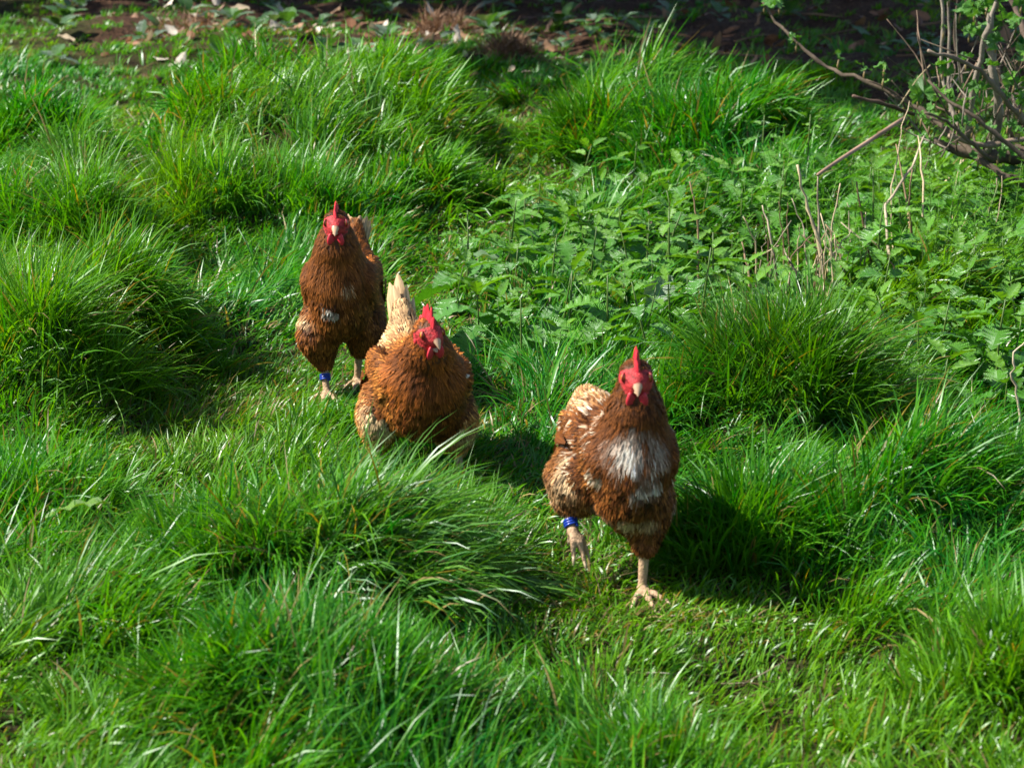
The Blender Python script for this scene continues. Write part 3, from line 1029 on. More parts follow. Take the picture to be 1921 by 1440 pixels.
    for (pos, dr, up, L, w_, c_) in H.get('stray', []):
        o = link('wing_feather', single_feather('stray_feather', L, w_, c_, np.array(c_) * 1.15, .12, .3), root)
        o.matrix_local = frame_matrix(pos, dr, up)

    # ---- head furniture, in the head frame
    def put(name, me, loc=(0, 0, 0), rot=(0, 0, 0), parent=root):
        o = link(name, me, parent)
        M_ = Matrix.Translation(loc) @ Matrix.Rotation(rot[2], 4, 'Z') @ Matrix.Rotation(rot[1], 4, 'Y') @ Matrix.Rotation(rot[0], 4, 'X')
        o.matrix_local = (HM @ M_) if parent is root else M_
        return o
    put('comb', comb_mesh(H))
    put('beak', beak_mesh(False))
    put('lower_beak', beak_mesh(True), (0, 0, -.002), (H.get('gape', .0), 0, 0))
    for s_ in (-1, 1):
        e = put('eye', blob_mesh('eye', (.0050, .0068, .0068), (.42, .15, .02), M_EYE, 12, 8), (s_ * .0206, -.0155, .0065), (0, 0, s_ * .48))
        put('pupil', blob_mesh('pupil', (.0014, .0038, .0038), (.005, .004, .004), M_EYE, 10, 6), (s_ * .0042, 0, 0), parent=e)
        def lid(p_, s=s_): return p_
        put('eyelid', ring_mesh('eyelid', .0070, .0016, RED * .5, M_COMB), (s_ * .0202, -.0155, .0065), (0, math.pi / 2 * s_, s_ * .48))
        def wat(p_):
            t_ = (.5 - p_[2] / .030)
            return [p_[0], p_[1] * (0.55 + .65 * t_), p_[2]]
        put('wattle', blob_mesh('wattle', (.0045, .0100, .0135), RED * np.array([1.1, .9, 1.1]), M_COMB, 14, 10, wat), (s_ * .0098, -.032, -.0245), (.15, s_ * -.06, s_ * (1.1)))
        put('ear_lobe', blob_mesh('ear_lobe', (.0042, .0085, .0140), RED * np.array([1.0, .8, .9]), M_COMB, 12, 8), (s_ * .0235, .002, -.013), (.15, s_ * -.15, s_ * .35))
    # ---- claws and leg ring
    for leg in H['legs']:
        for toe in leg['toes']:
            a, bb = Vector(toe[-2] if len(toe) > 1 else leg['ankle']), Vector(toe[-1])
            dr = (bb - a).normalized()
            mb = MB()
            mb.tube([bb - dr * .002, bb + dr * .006 + Vector((0, 0, -.001)), bb + dr * .012 + Vector((0, 0, -.005))], [.0034, .0024, .0005], 7, (.42, .33, .22))
            link('claw', mb.build('claw', M_HORN), root)
        if leg.get('ring'):
            a, bb = Vector(leg['hock']), Vector(leg['ankle'])
            dr = (bb - a).normalized()
            mid = a.lerp(bb, leg['ring'])
            mb = MB()
            x = dr.cross(Vector((0, 1, 0.1))).normalized(); y = dr.cross(x)
            turns, per = 3.2, 18
            pts = []
            for k in range(int(turns * per) + 1):
                f = k / per
                an = f * 2 * math.pi
                pts.append(mid + dr * ((f - turns / 2) * .0043) + (x * math.cos(an) + y * math.sin(an)) * .0108)
            mb.tube(pts, [.0022] * len(pts), 6, (.012, .045, .32))
            r_ = link('leg_ring', mb.build('leg_ring', M_RING), root)
            r_['label'] = 'blue plastic spiral ring around the leg'
    return root

def ring_mesh(name, R_, r_, col, mat):
    V, Q = [], []
    n, m = 14, 6
    for i in range(n):
        a = 2 * math.pi * i / n
        for k in range(m):
            b = 2 * math.pi * k / m
            V.append(((R_ + r_ * math.cos(b)) * math.cos(a), (R_ + r_ * math.cos(b)) * math.sin(a), r_ * math.sin(b)))
    for i in range(n):
        for k in range(m):
            Q.append((i * m + k, ((i + 1) % n) * m + k, ((i + 1) % n) * m + (k + 1) % m, i * m + (k + 1) % m))
    return mesh_np(name, np.array(V), [np.array(Q)], mat, np.tile(np.array(col), (len(V), 1)))

def toes(ank, spread=1.0, ln=1.0, droop=0.0, yaw=0.0):
    ax, ay, az = ank
    out = []
    for (ang, L) in ((-.62, .050), (0.0, .062), (.62, .050), (math.pi - .35, .028)):
        a = ang * (spread if abs(ang) < 2 else 1) + yaw
        dx, dy = math.sin(a) * L * ln, -math.cos(a) * L * ln
        if droop == 0:
            zt = .006
            out.append([(ax + dx * .5, ay + dy * .5, az * .55 + .004), (ax + dx, ay + dy, zt)])
        else:
            out.append([(ax + dx * .45, ay + dy * .45, az - L * .35 * droop), (ax + dx * .75, ay + dy * .75, az - L * droop)])
    return out

BROWN = np.array([0.098, 0.031, 0.0065]); CREAM = np.array([0.46, 0.32, 0.175]); WHITE = np.array([0.62, 0.55, 0.46]); GOLD = np.array([0.285, 0.100, 0.018])

def mix(a, b, f):
    return a * (1 - f[:, None]) + b * f[:, None]

def col_back(p, nrm, grp, hl, n):                       # dark red-brown hen with one pale belly spot
    nz = value_noise3(p, 60, 1)
    c = mix(BROWN * 1.12, BROWN * np.array([1.7, 1.75, 1.6]), np.clip(.5 + .5 * nz, 0, 1))
    c[grp == 2] *= np.array([1.12, 1.15, 1.1])
    low = np.clip((.16 - p[:, 2]) / .04, 0, 1) * np.clip((p[:, 1] - .02) / .05, 0, 1)
    c = mix(c, GOLD * np.array([.75, .9, 1.4]), low)
    spot = np.exp(-(((p[:, 0] + .010) / .015) ** 2 + ((p[:, 2] - .228) / .011) ** 2) ** 2) * (nrm[:, 1] < -.3)
    c = mix(c, WHITE, np.clip(spot, 0, 1))
    sp2 = np.exp(-(((p[:, 0] - .024) / .008) ** 2 + ((p[:, 2] - .285) / .008) ** 2) ** 2) * (nrm[:, 1] < -.3)
    c = mix(c, CREAM * .8, np.clip(sp2, 0, 1))
    sp3 = np.exp(-(((p[:, 0] + .085) / .03) ** 2 + ((p[:, 2] - .186) / .011) ** 2) ** 2)
    c = mix(c, CREAM, np.clip(sp3, 0, 1) * .9)
    c = mix(c, CREAM * .8, np.clip((p[:, 1] - .17) / .05, 0, 1))
    return c

def col_mid(p, nrm, grp, hl, n):                        # golden hen, cream rump
    nz = value_noise3(p, 55, 2)
    c = mix(BROWN * np.array([1.35, 1.4, 1.2]), GOLD * 1.05, np.clip(.45 + .5 * nz, 0, 1))
    c[grp == 2] = mix(BROWN * np.array([1.1, 1.05, 1.0]), GOLD * np.array([1.0, .85, .7]), np.clip(.5 + .5 * nz, 0, 1))[grp == 2]
    rump = np.clip((p[:, 1] - .04) / .09, 0, 1) * (nrm[:, 2] > -.3)
    c = mix(c, CREAM * np.array([1.0, .90, .80]), rump * np.where(grp == 1, .35, .95))
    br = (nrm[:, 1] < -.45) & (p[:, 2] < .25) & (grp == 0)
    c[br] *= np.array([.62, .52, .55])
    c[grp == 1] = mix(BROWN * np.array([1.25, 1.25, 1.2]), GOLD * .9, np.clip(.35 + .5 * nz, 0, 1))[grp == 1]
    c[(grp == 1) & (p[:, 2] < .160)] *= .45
    fl = (grp == 0) & (np.abs(p[:, 0]) > .050) & (p[:, 2] < .165) & (p[:, 1] > -.03)
    c[fl] = (GOLD * np.array([1.25, 1.4, 1.7]))[None]
    th = grp == 4
    c[th] = mix(GOLD * np.array([1.2, 1.35, 1.6]), CREAM, np.clip(.5 + nz, 0, 1))[th]
    c[grp == 3] = BROWN * np.array([1.2, .7, .8])
    return c

def col_front(p, nrm, grp, hl, n):                      # brown hen with white breast and mottled back
    nz = value_noise3(p, 70, 3)
    n2 = value_noise3(p, 130, 5)
    c = mix(BROWN, BROWN * np.array([1.45, 1.5, 1.5]), np.clip(.5 + .5 * nz, 0, 1))
    bib = np.clip(1.5 - np.hypot((p[:, 0] + .004) / .030, (p[:, 2] - .282) / .030), 0, 1) * (nrm[:, 1] < -.2)
    bib = bib * np.clip(.55 + .9 * n2 + rng.normal(0, .35, n), 0, 1)
    c = mix(c, WHITE, bib)
    s2 = np.clip(1.4 - np.hypot((p[:, 0] - .010) / .020, (p[:, 2] - .222) / .016), 0, 1) * (nrm[:, 1] < -.2) * np.clip(.6 + n2, 0, 1)
    c = mix(c, WHITE * .9, s2)
    s3 = np.clip(1.4 - np.hypot((p[:, 0] + .005) / .040, (p[:, 2] - .152) / .013), 0, 1) * (nrm[:, 1] < -.1) * np.clip(.7 + n2, 0, 1)
    c = mix(c, CREAM, s3)
    back = (nrm[:, 2] > .25) & (p[:, 1] > -.02)
    mott = (rng.random(n) < np.clip(.22 + .3 * nz, 0, 1)) * back * rng.uniform(.25, .95, n)
    c = mix(c, WHITE * np.array([1, .93, .82]), mott)
    rump = np.clip((p[:, 1] - .09) / .07, 0, 1) * (nrm[:, 2] > -.2)
    c = mix(c, CREAM * np.array([.9, .75, .6]), rump * np.clip(rng.normal(.65, .35, n), 0, 1))
    fl = np.clip((.175 - p[:, 2]) / .02, 0, 1) * np.clip((np.abs(p[:, 0]) - .045) / .02, 0, 1) * np.clip(.55 + n2, 0, 1) * (p[:, 1] < .10) * (p[:, 2] > .12)
    c = mix(c, WHITE, fl)
    wl = (grp == 1)
    c[wl] = mix(BROWN * .95, BROWN * np.array([1.5, 1.6, 1.6]), np.clip(.4 + .5 * nz, 0, 1))[wl]
    wm = (wl & (rng.random(n) < np.clip(.14 + .3 * nz, 0, .5)) & (p[:, 2] > .215)) * rng.uniform(.2, .9, n)
    c = mix(c, WHITE * np.array([1, .9, .75]), wm)
    rear = (grp == 4) & (p[:, 0] < 0)
    c[rear] = mix(BROWN * np.array([1.7, 2.0, 2.3]), CREAM * .9, np.clip(.3 + .8 * nz, 0, 1))[rear]
    return c

def leg(side, hip, knee, hock, ank, ring=None, **kw):
    return dict(hip=hip, knee=knee, hock=hock, ankle=ank, ring=ring, toes=toes(ank, **kw))

HENS = []
bx, by_ = HEN_SPOTS['back']
HENS.append(dict(
    label='dark red-brown hen with blue leg ring and small white belly spot, head held upright', loc=(bx, by_), yaw=rad(-4), bz=.230, by=.02, pitch=rad(-3), wide=.71,
    tail=((0, .13, .255), (0, .195, .33)), neck=((0, -.062, .285), (.003, -.085, .348), (0.005, -.096, .402)),
    head_yaw=rad(4), head_pitch=rad(4), under=BROWN * .7, colour=col_back, n_tail=9, tail_len=.115, fan=.26, tail_w=.7, comb=.78,
    tail_col=CREAM * .55, tail_tip=CREAM * .85, wing_col=BROWN * 1.1,
    legs=[leg(-1, (-.050, -.015, .155), (-.052, -.032, .140), (-.044, .000, .074), (-.038, -.022, .014), ring=.5),
          leg(1, (.040, .040, .155), (.038, .04, .145), (.026, .050, .092), (.016, .068, .016), ln=.8)]))
mx_, my_ = HEN_SPOTS['middle']
HENS.append(dict(
    label='golden brown hen with cream rump and upright pale tail, legs hidden in the grass', loc=(mx_, my_), yaw=rad(13), bz=.176, by=.02, pitch=rad(-2), wide=.90,
    tail=((0, .13, .215), (0, .185, .285)), neck=((0, -.066, .222), (-.002, -.095, .272), (-.006, -.118, .316)),
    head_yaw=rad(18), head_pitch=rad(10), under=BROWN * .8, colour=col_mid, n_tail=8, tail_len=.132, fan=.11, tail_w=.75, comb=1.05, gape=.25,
    tail_col=CREAM * .65, tail_tip=CREAM * 1.1, wing_col=BROWN * 1.5,
    stray=[((.064, .0, .214), (.9, -.1, .25), (0, -.6, 1), .035, .008, WHITE), ((.050, -.085, .215), (.9, -.15, .2), (0, -1, .4), .030, .009, WHITE * .8)],
    legs=[leg(-1, (-.070, .03, .125), (-.080, .01, .115), (-.082, .02, .065), (-.080, -.01, .015)),
          leg(1, (.060, .00, .115), (.066, -.02, .105), (.070, -.01, .055), (.070, -.035, .015))]))
fx, fy = HEN_SPOTS['front']
HENS.append(dict(
    label='brown hen with white breast patches striding forward, blue ring on its lifted leg', loc=(fx, fy), yaw=rad(15), bz=.216, by=.065, pitch=rad(4), wide=.65,
    tail=((0, .16, .242), (0, .225, .278)), neck=((0.006, -.010, .262), (.004, -.028, .328), (.0, -.038, .390)),
    head_yaw=rad(-14), head_pitch=rad(8), under=BROWN * .7, colour=col_front, n_tail=6, tail_len=.055, fan=.4, tail_w=.8, comb=.88,
    tail_col=CREAM * .8, tail_tip=CREAM * 1.1, wing_col=BROWN * 1.15,
    legs=[leg(-1, (-.056, .085, .182), (-.072, .085, .178), (-.076, .092, .144), (-.074, .058, .102), ring=.78, droop=.75, ln=.7, yaw=.4),
          leg(1, (.036, .02, .162), (.036, .005, .152), (.030, -.008, .090), (.026, -.012, .014))]))

FOOT_SPOTS = []
for H in HENS:
    for lg in H['legs']:
        cs, sn = math.cos(H['yaw']), math.sin(H['yaw'])
        ax, ay, az = lg['ankle']
        FOOT_SPOTS.append((H['loc'][0] + ax * cs - ay * sn, H['loc'][1] + ax * sn + ay * cs))
#HENS_ONLY
for H in HENS:
    build_hen(H)
#END_HENS

make_grass()
for i, t in enumerate(TUSS):
    o = make_tussock(i, t)
    tag(o, TUSSOCKS[i][7] or TUSS_LABEL, 'grass tussock', 'long grass tussocks in the meadow')

# ---------------------------------------------------------------- leaves shared between plants
def leaf_mesh_serrated(name, seed, col, teeth=9, L=1.0, W=.62, fold=.35, droop=.35, mat=None):
    r = random.Random(seed)
    mb = MB()
    prof = lambda t: W * .5 * 1.95 * (t ** .55) * ((1 - t) ** .75)
    mid = []
    tk = [(k / teeth) for k in range(teeth + 1)]
    def zz(x, t): return fold * abs(x) - droop * t * t * L + .02 * math.sin(t * 25 + seed) * (1 if x else 0)
    V, F, U = [], [], []
    for t in tk:
        V.append((0, t * L, zz(0, t))); U.append((0, t * 4, 0))
    nm = len(tk)
    for s in (-1, 1):
        o = len(V)
        for k in range(teeth):
            t0, t1 = tk[k], tk[k + 1]
            x = s * prof(max(t0, .02)) * r.uniform(.88, .95)
            V.append((x, (t0 - .02) * L, zz(x, t0))); U.append((s * .5, t0 * 4 + .5, 0))
            tm = t0 + .55 * (t1 - t0)
            x = s * prof(tm) * r.uniform(1.07, 1.20)
            V.append((x, (tm + .035) * L, zz(x, tm) - .01)); U.append((s * .6, tm * 4 + .6, 0))
        V.append((0, L * 1.04, zz(0, 1.04))); U.append((0, 4.2, 0))
        for k in range(teeth):
            a, tip, b = o + 2 * k, o + 2 * k + 1, o + 2 * k + 2
            fs = [(k, a, tip), (k, tip, k + 1), (k + 1, tip, b)]
            F += fs if s == 1 else [f[::-1] for f in fs]
    cl = [tuple(c * (1.12 if i < nm else r.uniform(.9, 1.08)) for c in col) for i in range(len(V))]
    mb.add(V, F, cl, U)
    return mb.build(name, mat or M_NETTLE)

def leaf_mesh_lobed(name, seed, col, lobes=5, mat=None, cren=.07):
    """palmate currant leaf, unit width, petiole joint at the origin, blade towards +Y"""
    r = random.Random(seed)
    n = 40
    V, U, F = [(0, 0, 0)], [(0, 0, 0)], []
    for ring, f in ((0, .5), (1, 1.0)):
        for k in range(n + 1):
            a = -2.55 + 5.1 * k / n
            rr = .52 * (1 + .09 * math.cos(a * lobes * .98)) * (1 - .12 * abs(a) / 2.5)
            if ring: rr *= 1 + cren * (1 if k % 2 else -1)
            rr *= f
            x, y = math.sin(a) * rr, math.cos(a) * rr + .05
            z = .26 * rr * rr * 1.5 + .05 * math.cos(a * lobes) * f + r.uniform(-.012, .012)
            V.append((x, y, z)); U.append((x, y * 3 + abs(x) * 2, 0))
    for k in range(n):
        F.append((0, 2 + k, 1 + k))
        F.append((1 + k, 2 + k, n + 3 + k, n + 2 + k))
    mb = MB()
    mb.add(V, F, [tuple(c * r.uniform(.9, 1.1) for c in col) for _ in V], U)
    return mb.build(name, mat or M_LEAF)

def leaf_mesh_plain(name, seed, col, W=.4, fold=.3, droop=.3, wave=.03, mat=None, rows=8, curl=0.0):
    r = random.Random(seed)
    mb = MB()
    V, U, F = [], [], []
    us = (-1, -.5, 0, .5, 1)
    for i in range(rows + 1):
        t = i / rows
        w = W * .5 * (math.sin(math.pi * min(1, t * .93 + .05)) ** .8) + .004
        for u in us:
            x = u * w
            z = fold * abs(x) - droop * t * t + wave * math.sin(t * 19 + u * 2 + seed) * abs(u)
            if curl: z += curl * x * x * 6
            V.append((x, t, z)); U.append((u, t * 5 + abs(u) * .8, 0))
    n = len(us)
    for i in range(rows):
        for k in range(n - 1):
            F.append((i * n + k, i * n + k + 1, (i + 1) * n + k + 1, (i + 1) * n + k))
    cl = []
    for i in range(rows + 1):
        for u in us:
            f = r.uniform(.88, 1.1) * (1.2 if u == 0 else 1)
            cl.append(tuple(c * f for c in col))
    mb.add(V, F, cl, U)
    return mb.build(name, mat or M_LEAF)

def rand_rot(yaw, pitch, roll=0.0):
    return (Matrix.Rotation(yaw, 4, 'Z') @ Matrix.Rotation(pitch, 4, 'X') @ Matrix.Rotation(roll, 4, 'Y'))

# ---------------------------------------------------------------- nettles
NET_LEAF = [leaf_mesh_serrated('nettle_leaf', k, c, fold=fo, droop=dr, W=w) for k, (c, fo, dr, w) in enumerate([
    ((.078, .255, .013), .35, .30, .74), ((.062, .225, .015), .25, .45, .70), ((.092, .28, .012), .45, .25, .68), ((.068, .235, .018), .15, .55, .78)])]
NET_TOP = [leaf_mesh_serrated('nettle_leaf_young', 10 + k, c, fold=.5, droop=.15, W=.5, teeth=7) for k, c in enumerate([(.13, .32, .014), (.10, .28, .016)])]
def stem_mesh(name, h, r0, col, bend):
    mb = MB()
    pts = [(bend * (t ** 2) * h, 0, h * t) for t in (0, .25, .5, .75, 1)]
    mb.tube(pts, [r0, r0 * .9, r0 * .8, r0 * .65, r0 * .4], 5, col)
    return mb.build(name, M_STEM)
NET_STEM = [stem_mesh('nettle_stem', 1.0, .016, (.075, .13, .025), b) for b in (-.12, 0, .1, .18)]

def nettle(x, y, hgt, size):
    root = empty('nettle', (x, y, ground_z(x, y)), random.uniform(0, 6.28))
    root.rotation_euler = (random.gauss(0, .10), random.gauss(0, .10), random.uniform(0, 6.28))
    tag(root, 'young stinging nettle with toothed leaves in the nettle patch', 'nettle', 'young nettles in the patch')
    k_ = random.randrange(4)
    st = link('stem', NET_STEM[k_], root)
    st.scale = (hgt, hgt, hgt)
    bend = (-.12, 0, .1, .18)[k_]
    nodes = [.30, .50, .68, .83, .94]
    for i, f in enumerate(nodes):
        base = (bend * f * f * hgt, 0, hgt * f)
        tp = i / (len(nodes) - 1)
        for s in (0, 1):
            yaw = (i % 2) * math.pi / 2 + s * math.pi + random.gauss(0, .2)
            top = i >= 3
            me = random.choice(NET_TOP if top else NET_LEAF)
            sc_ = size * (1.0 - .48 * tp) * random.uniform(.85, 1.2) * (1.0 if i else .85)
            pitch = random.gauss(-.30 + .85 * tp ** 1.5, .22)
            lf = link('leaf', me, root)
            off = Vector((0, .012 + .10 * sc_, .004))
            lf.matrix_local = Matrix.Translation(base) @ rand_rot(yaw, pitch, random.gauss(0, .2)) @ Matrix.Translation(off) @ Matrix.Scale(sc_, 4)

def scatter_poly(poly, n, mind, tries=40):
    xs = [p[0] for p in poly]; ys = [p[1] for p in poly]
    out = []
    for _ in range(n * tries):
        if len(out) >= n: break
        x, y = random.uniform(min(xs), max(xs)), random.uniform(min(ys), max(ys))
        if not bool(poly_in(np.array([x]), np.array([y]), poly)[0]): continue
        if any((x - a) ** 2 + (y - b) ** 2 < mind * mind for a, b in out): continue
        out.append((x, y))
    return out

NET_PTS = scatter_poly(NET_POLY, 185, .085)
for (x, y) in NET_PTS:
    fr = random.random()
    if abs(x) > .27 * y + .3: continue
    if min(math.hypot(x - t[0], y - t[1]) for t in TUSS) < .10: continue
    nettle(x, y, random.uniform(.07, .25), random.uniform(.065, .125))

# cleavers: upright stems with whorls of narrow leaves, among the nettles under the bush
def whorl_mesh(seed):
    r = random.Random(seed)
    mb = MB()
    for k in range(7):
        a = 2 * math.pi * k / 7 + r.uniform(-.15, .15)
        d = Vector((math.cos(a), math.sin(a), 0)); sd = Vector((-math.sin(a), math.cos(a), 0))
        up = r.uniform(.25, .6)
        p0 = Vector((0, 0, 0)); p1 = d * .5 + Vector((0, 0, .5 * up)); p2 = d * 1.0 + Vector((0, 0, .75 * up))
        w = .075
        mb.add([p0 - sd * .03, p0 + sd * .03, p1 - sd * w, p1 + sd * w, p2], [(0, 1, 3, 2), (2, 3, 4)], tuple(c * r.uniform(.85, 1.15) for c in (.085, .26, .016)))
    return mb.build('leaf_whorl', M_STEM if False else M_GRASS)
WHORL = [whorl_mesh(k) for k in range(4)]
CLV_STEM = [stem_mesh('cleavers_stem', 1.0, .008, (.10, .22, .03), b) for b in (-.2, -.05, .1, .22)]
def cleavers(x, y, hgt):
    root = empty('cleavers_plant', (x, y, ground_z(x, y)))
    root.rotation_euler = (random.gauss(0, .16), random.gauss(0, .16), random.uniform(0, 6.28))
    tag(root, 'slender cleavers plant with whorls of narrow leaves below the currant bush', 'weed', 'cleavers growing below the bush')
    k_ = random.randrange(4)
    st = link('stem', CLV_STEM[k_], root); st.scale = (hgt,) * 3
    bend = (-.2, -.05, .1, .22)[k_]
    for i, f in enumerate((.28, .45, .62, .78, .91, 1.0)):
        o = link('leaf_whorl', random.choice(WHORL), root)
        o.location = (bend * f * f * hgt, 0, hgt * f)
        o.rotation_euler = (random.gauss(0, .15), random.gauss(0, .15), random.uniform(0, 6))
        o.scale = (random.uniform(.026, .038) * (1.1 - .5 * f * f),) * 3
CLV_POLY = [at(1330, 470), at(1450, 400), at(1700, 385), at(2000, 385), at(2000, 600), at(1750, 560), at(1560, 540)]
for (x, y) in scatter_poly(CLV_POLY, 130, .06):
    cleavers(x, y, random.uniform(.12, .24))

# dock leaves and other single broad leaves
def lone_leaf(name, u, v, Lm, W, yaw, pitch, col, label, cat='leaf', roll=0, curl=0, fold=.3, droop=.3, petiole=.08, serr=False, z0=0.0):
    x, y = at(u, v)
    root = empty(name, (x, y, ground_z(x, y) + z0))
    tag(root, label, cat)
    me = leaf_mesh_plain('blade', int(u), col, W=W, fold=fold, droop=droop, wave=.05, curl=curl, rows=10)
    R_ = rand_rot(yaw, pitch, roll)
    b0 = Vector((0, 0, petiole))
    b = link('blade', me, root)
    b.matrix_local = Matrix.Translation(b0) @ R_ @ Matrix.Scale(Lm, 4)
    mb = MB(); mb.tube([(0, 0, -.01), (0, 0, petiole * .6), b0 + (R_ @ Vector((0, Lm * .04, 0)))], [.003, .0026, .002], 5, (.16, .26, .05))
    link('petiole', mb.build('petiole', M_STEM), root)
lone_leaf('dock_plant', 1205, 640, .16, .42, rad(-40), rad(38), (.16, .27, .13), 'pale curled dock leaf standing upright among the nettles', 'dock', roll=.7, curl=.25, fold=.12, droop=.25, petiole=.05)
lone_leaf('dock_plant', 1160, 625, .085, .42, rad(10), rad(80), (.26, .36, .012), 'small yellow-green upright dock leaf in the nettles', 'dock', roll=.4, petiole=.05)
lone_leaf('dock_plant', 935, 545, .13, .36, rad(80), rad(12), (.15, .27, .12), 'pale dock leaf lying sideways at the edge of the nettle patch', 'dock', petiole=.10)
lone_leaf('dock_plant', 215, 1075, .11, .24, rad(88), rad(4), (.15, .30, .03), 'light green broad leaf lying over the grass tussock blades', 'dock', petiole=.12)
lone_leaf('dock_plant', 1130, 600, .11, .5, rad(-160), rad(25), (.13, .27, .02), 'broad light green dock leaf beside the yellow-green one', 'dock', petiole=.08)

# ---------------------------------------------------------------- dry stalks
STRAW, TWIG, GREY = (.40, .32, .20), (.15, .095, .055), (.34, .28, .20)
def stalk(pts_uv, r0, col, label, name='dry_stalk', lean=0.0, cat='stalk', group=None, curlup=False, down=28):
    u0, v0 = pts_uv[0]
    x0, y0 = at(u0, v0 + down)
    pts = [Vector((x0, y0, ground_z(x0, y0) - .01))]
    n = len(pts_uv)
    for i, (u, v) in enumerate(pts_uv[1:], 1):
        pts.append(P(u, v, y0 + lean * i / (n - 1) + random.gauss(0, .015)))
    path = []
    for a_, b_ in zip(pts[:-1], pts[1:]):
        path += [a_.lerp(b_, k / 4) + Vector((random.gauss(0, .0018), random.gauss(0, .0018), 0)) * (k > 0) for k in range(4)]
    path.append(pts[-1])
    path = [path[0]] + [p + Vector((random.gauss(0, .0012), 0, random.gauss(0, .001))) for p in path[1:]]
    m = len(path)
    mb = MB()
    f_ = random.uniform(.8, 1.2); cols = [tuple(c * f_ for c in col)]
    mb.tube([p - pts[0] for p in path], [r0 * .95 * (1 - .55 * i / (m - 1)) * random.uniform(.8, 1.2) for i in range(m)], 6, cols[0], .15)
    o = link(name, mb.build(name, M_STALK))
    o.location = pts[0]
    tag(o, label, cat, group)
    return o
GRP = 'dry stalks standing in the nettles'
stalk([(1562, 530), (1535, 450), (1515, 390), (1497, 310)], .0062, STRAW, 'thick straw-coloured dry stalk with a frayed tip in the nettles', group=GRP)
mb_pts = [(1538, 520), (1537, 420), (1534, 327)]
stalk(mb_pts, .0042, GREY, 'dry grey stalk upright under the bent pinkish cane', group=GRP)
cn = [P(1534, 328, 5.22), P(1575, 300, 5.35), P(1625, 268, 5.55), P(1696, 222, 5.85)]
mb = MB(); mb.tube([p - cn[0] for p in smooth_path(cn, 3)], [.0045, .005, .005, .0055, .0055, .006, .006, .006, .0065, .0065], 7, (.25, .16, .115), .08)
o = link('bent_cane', mb.build('bent_cane', M_STALK)); o.location = cn[0]
tag(o, 'pinkish dry cane bent over from the currant bush', 'cane')
L_THIN = 'thin dry brown stalk standing among the nettles'
L_PALE = 'thin pale straw stalk standing among the nettles'
stalk([(1548, 505), (1560, 420), (1577, 345)], .0040, STRAW, 'pale dry stalk leaning beside the bent pinkish cane', group=GRP)
stalk([(1642, 500), (1620, 430), (1606, 340)], .0042, TWIG, 'dark brown forked-looking dry stalk between nettles and bush', group=GRP)
stalk([(1672, 485), (1660, 385), (1712, 312), (1733, 255)], .0058, GREY, 'thick crooked grey stalk below the currant bush', group=GRP, lean=.3)
stalk([(1674, 470), (1672, 350), (1690, 250), (1706, 190)], .0024, STRAW, L_PALE, group=GRP, lean=.3)
stalk([(1715, 468), (1704, 390), (1680, 270)], .0040, (.26, .17, .10), L_THIN, group=GRP, lean=.2)
stalk([(1728, 475), (1733, 340), (1722, 255)], .0042, STRAW, L_PALE, group=GRP, lean=.2)
stalk([(1716, 470), (1706, 380), (1712, 318)], .0044, TWIG, L_THIN, group=GRP)
for a, b, r_, c in [((1312, 490), (1294, 340), .0036, (.26, .17, .10)), ((1425, 545), (1392, 455), .0038, (.26, .17, .10)), ((1468, 500), (1430, 385), .0042, GREY), ((1474, 480), (1461, 378), .0026, TWIG),
                    ((1482, 470), (1477, 380), .0026, TWIG), ((1520, 490), (1484, 372), .0024, GREY), ((1585, 500), (1560, 430), .0024, STRAW), ((1776, 455), (1803, 300), .0026, STRAW),
                    ((1852, 465), (1872, 335), .0032, (.30, .22, .14)), ((1858, 470), (1880, 330), .0022, STRAW), ((1232, 430), (1214, 388), .0040, GREY), ((1515, 540), (1478, 480), .0042, (.05, .04, .03)),
                    ((1575, 535), (1540, 400), .0030, STRAW), ((1590, 520), (1550, 420), .0030, (.26, .17, .10)), ((1556, 540), (1566, 440), .0030, STRAW), ((1545, 540), (1530, 430), .0026, STRAW),
                    ((1600, 470), (1590, 380), .0026, GREY), ((1498, 500), (1500, 420), .0022, STRAW), ((1410, 500), (1440, 440), .0020, GREY)]:
    pale = c in (STRAW, GREY)
    mid_ = ((a[0] + b[0]) / 2 + random.uniform(-7, 7), (a[1] + b[1]) / 2)
    stalk([a, mid_, b], r_, c, L_PALE if pale else L_THIN, group=GRP)
for k in range(22):                       # short broken stalks around the thick ones
    u0 = random.choice((random.gauss(1560, 22), random.gauss(1460, 30), random.gauss(1690, 30)))
    v0 = random.uniform(490, 545); ln_ = random.uniform(40, 120)
    c_ = random.choice((STRAW, STRAW, GREY, TWIG))
    stalk([(u0, v0), (u0 + random.gauss(0, 12), v0 - ln_ * .5), (u0 + random.gauss(0, 24), v0 - ln_)], random.uniform(.0018, .0034), c_, L_THIN if c_ is TWIG else L_PALE, group=GRP)
# stem curving in at the edge of the nettles, twig by the hen, dead weed in front
stalk([(1925, 800), (1908, 750), (1897, 700), (1902, 660), (1928, 636)], .0032, (.46, .38, .27), 'pale dry stem arching beside the nettle patch', name='curved_stem', cat='stalk', down=0)
tw = [P(540, 706, 4.62), P(562, 722, 4.52), P(590, 742, 4.42)]
mb = MB(); mb.tube([p - tw[0] for p in smooth_path(tw, 3, .002)], [.006, .0065, .006, .005, .0045, .004, .003], 6, TWIG, .1)
o = link('fallen_twig', mb.build('fallen_twig', M_BARK)); o.location = tw[0]
tag(o, 'brown fallen twig lying by the ringed foot of the dark brown hen', 'twig')
stalk([(1872, 1335), (1862, 1290), (1880, 1262), (1897, 1232)], .0022, (.24, .13, .06), 'reddish dead weed stem sticking out of the foreground grass', name='dead_stem', cat='stalk', down=10)

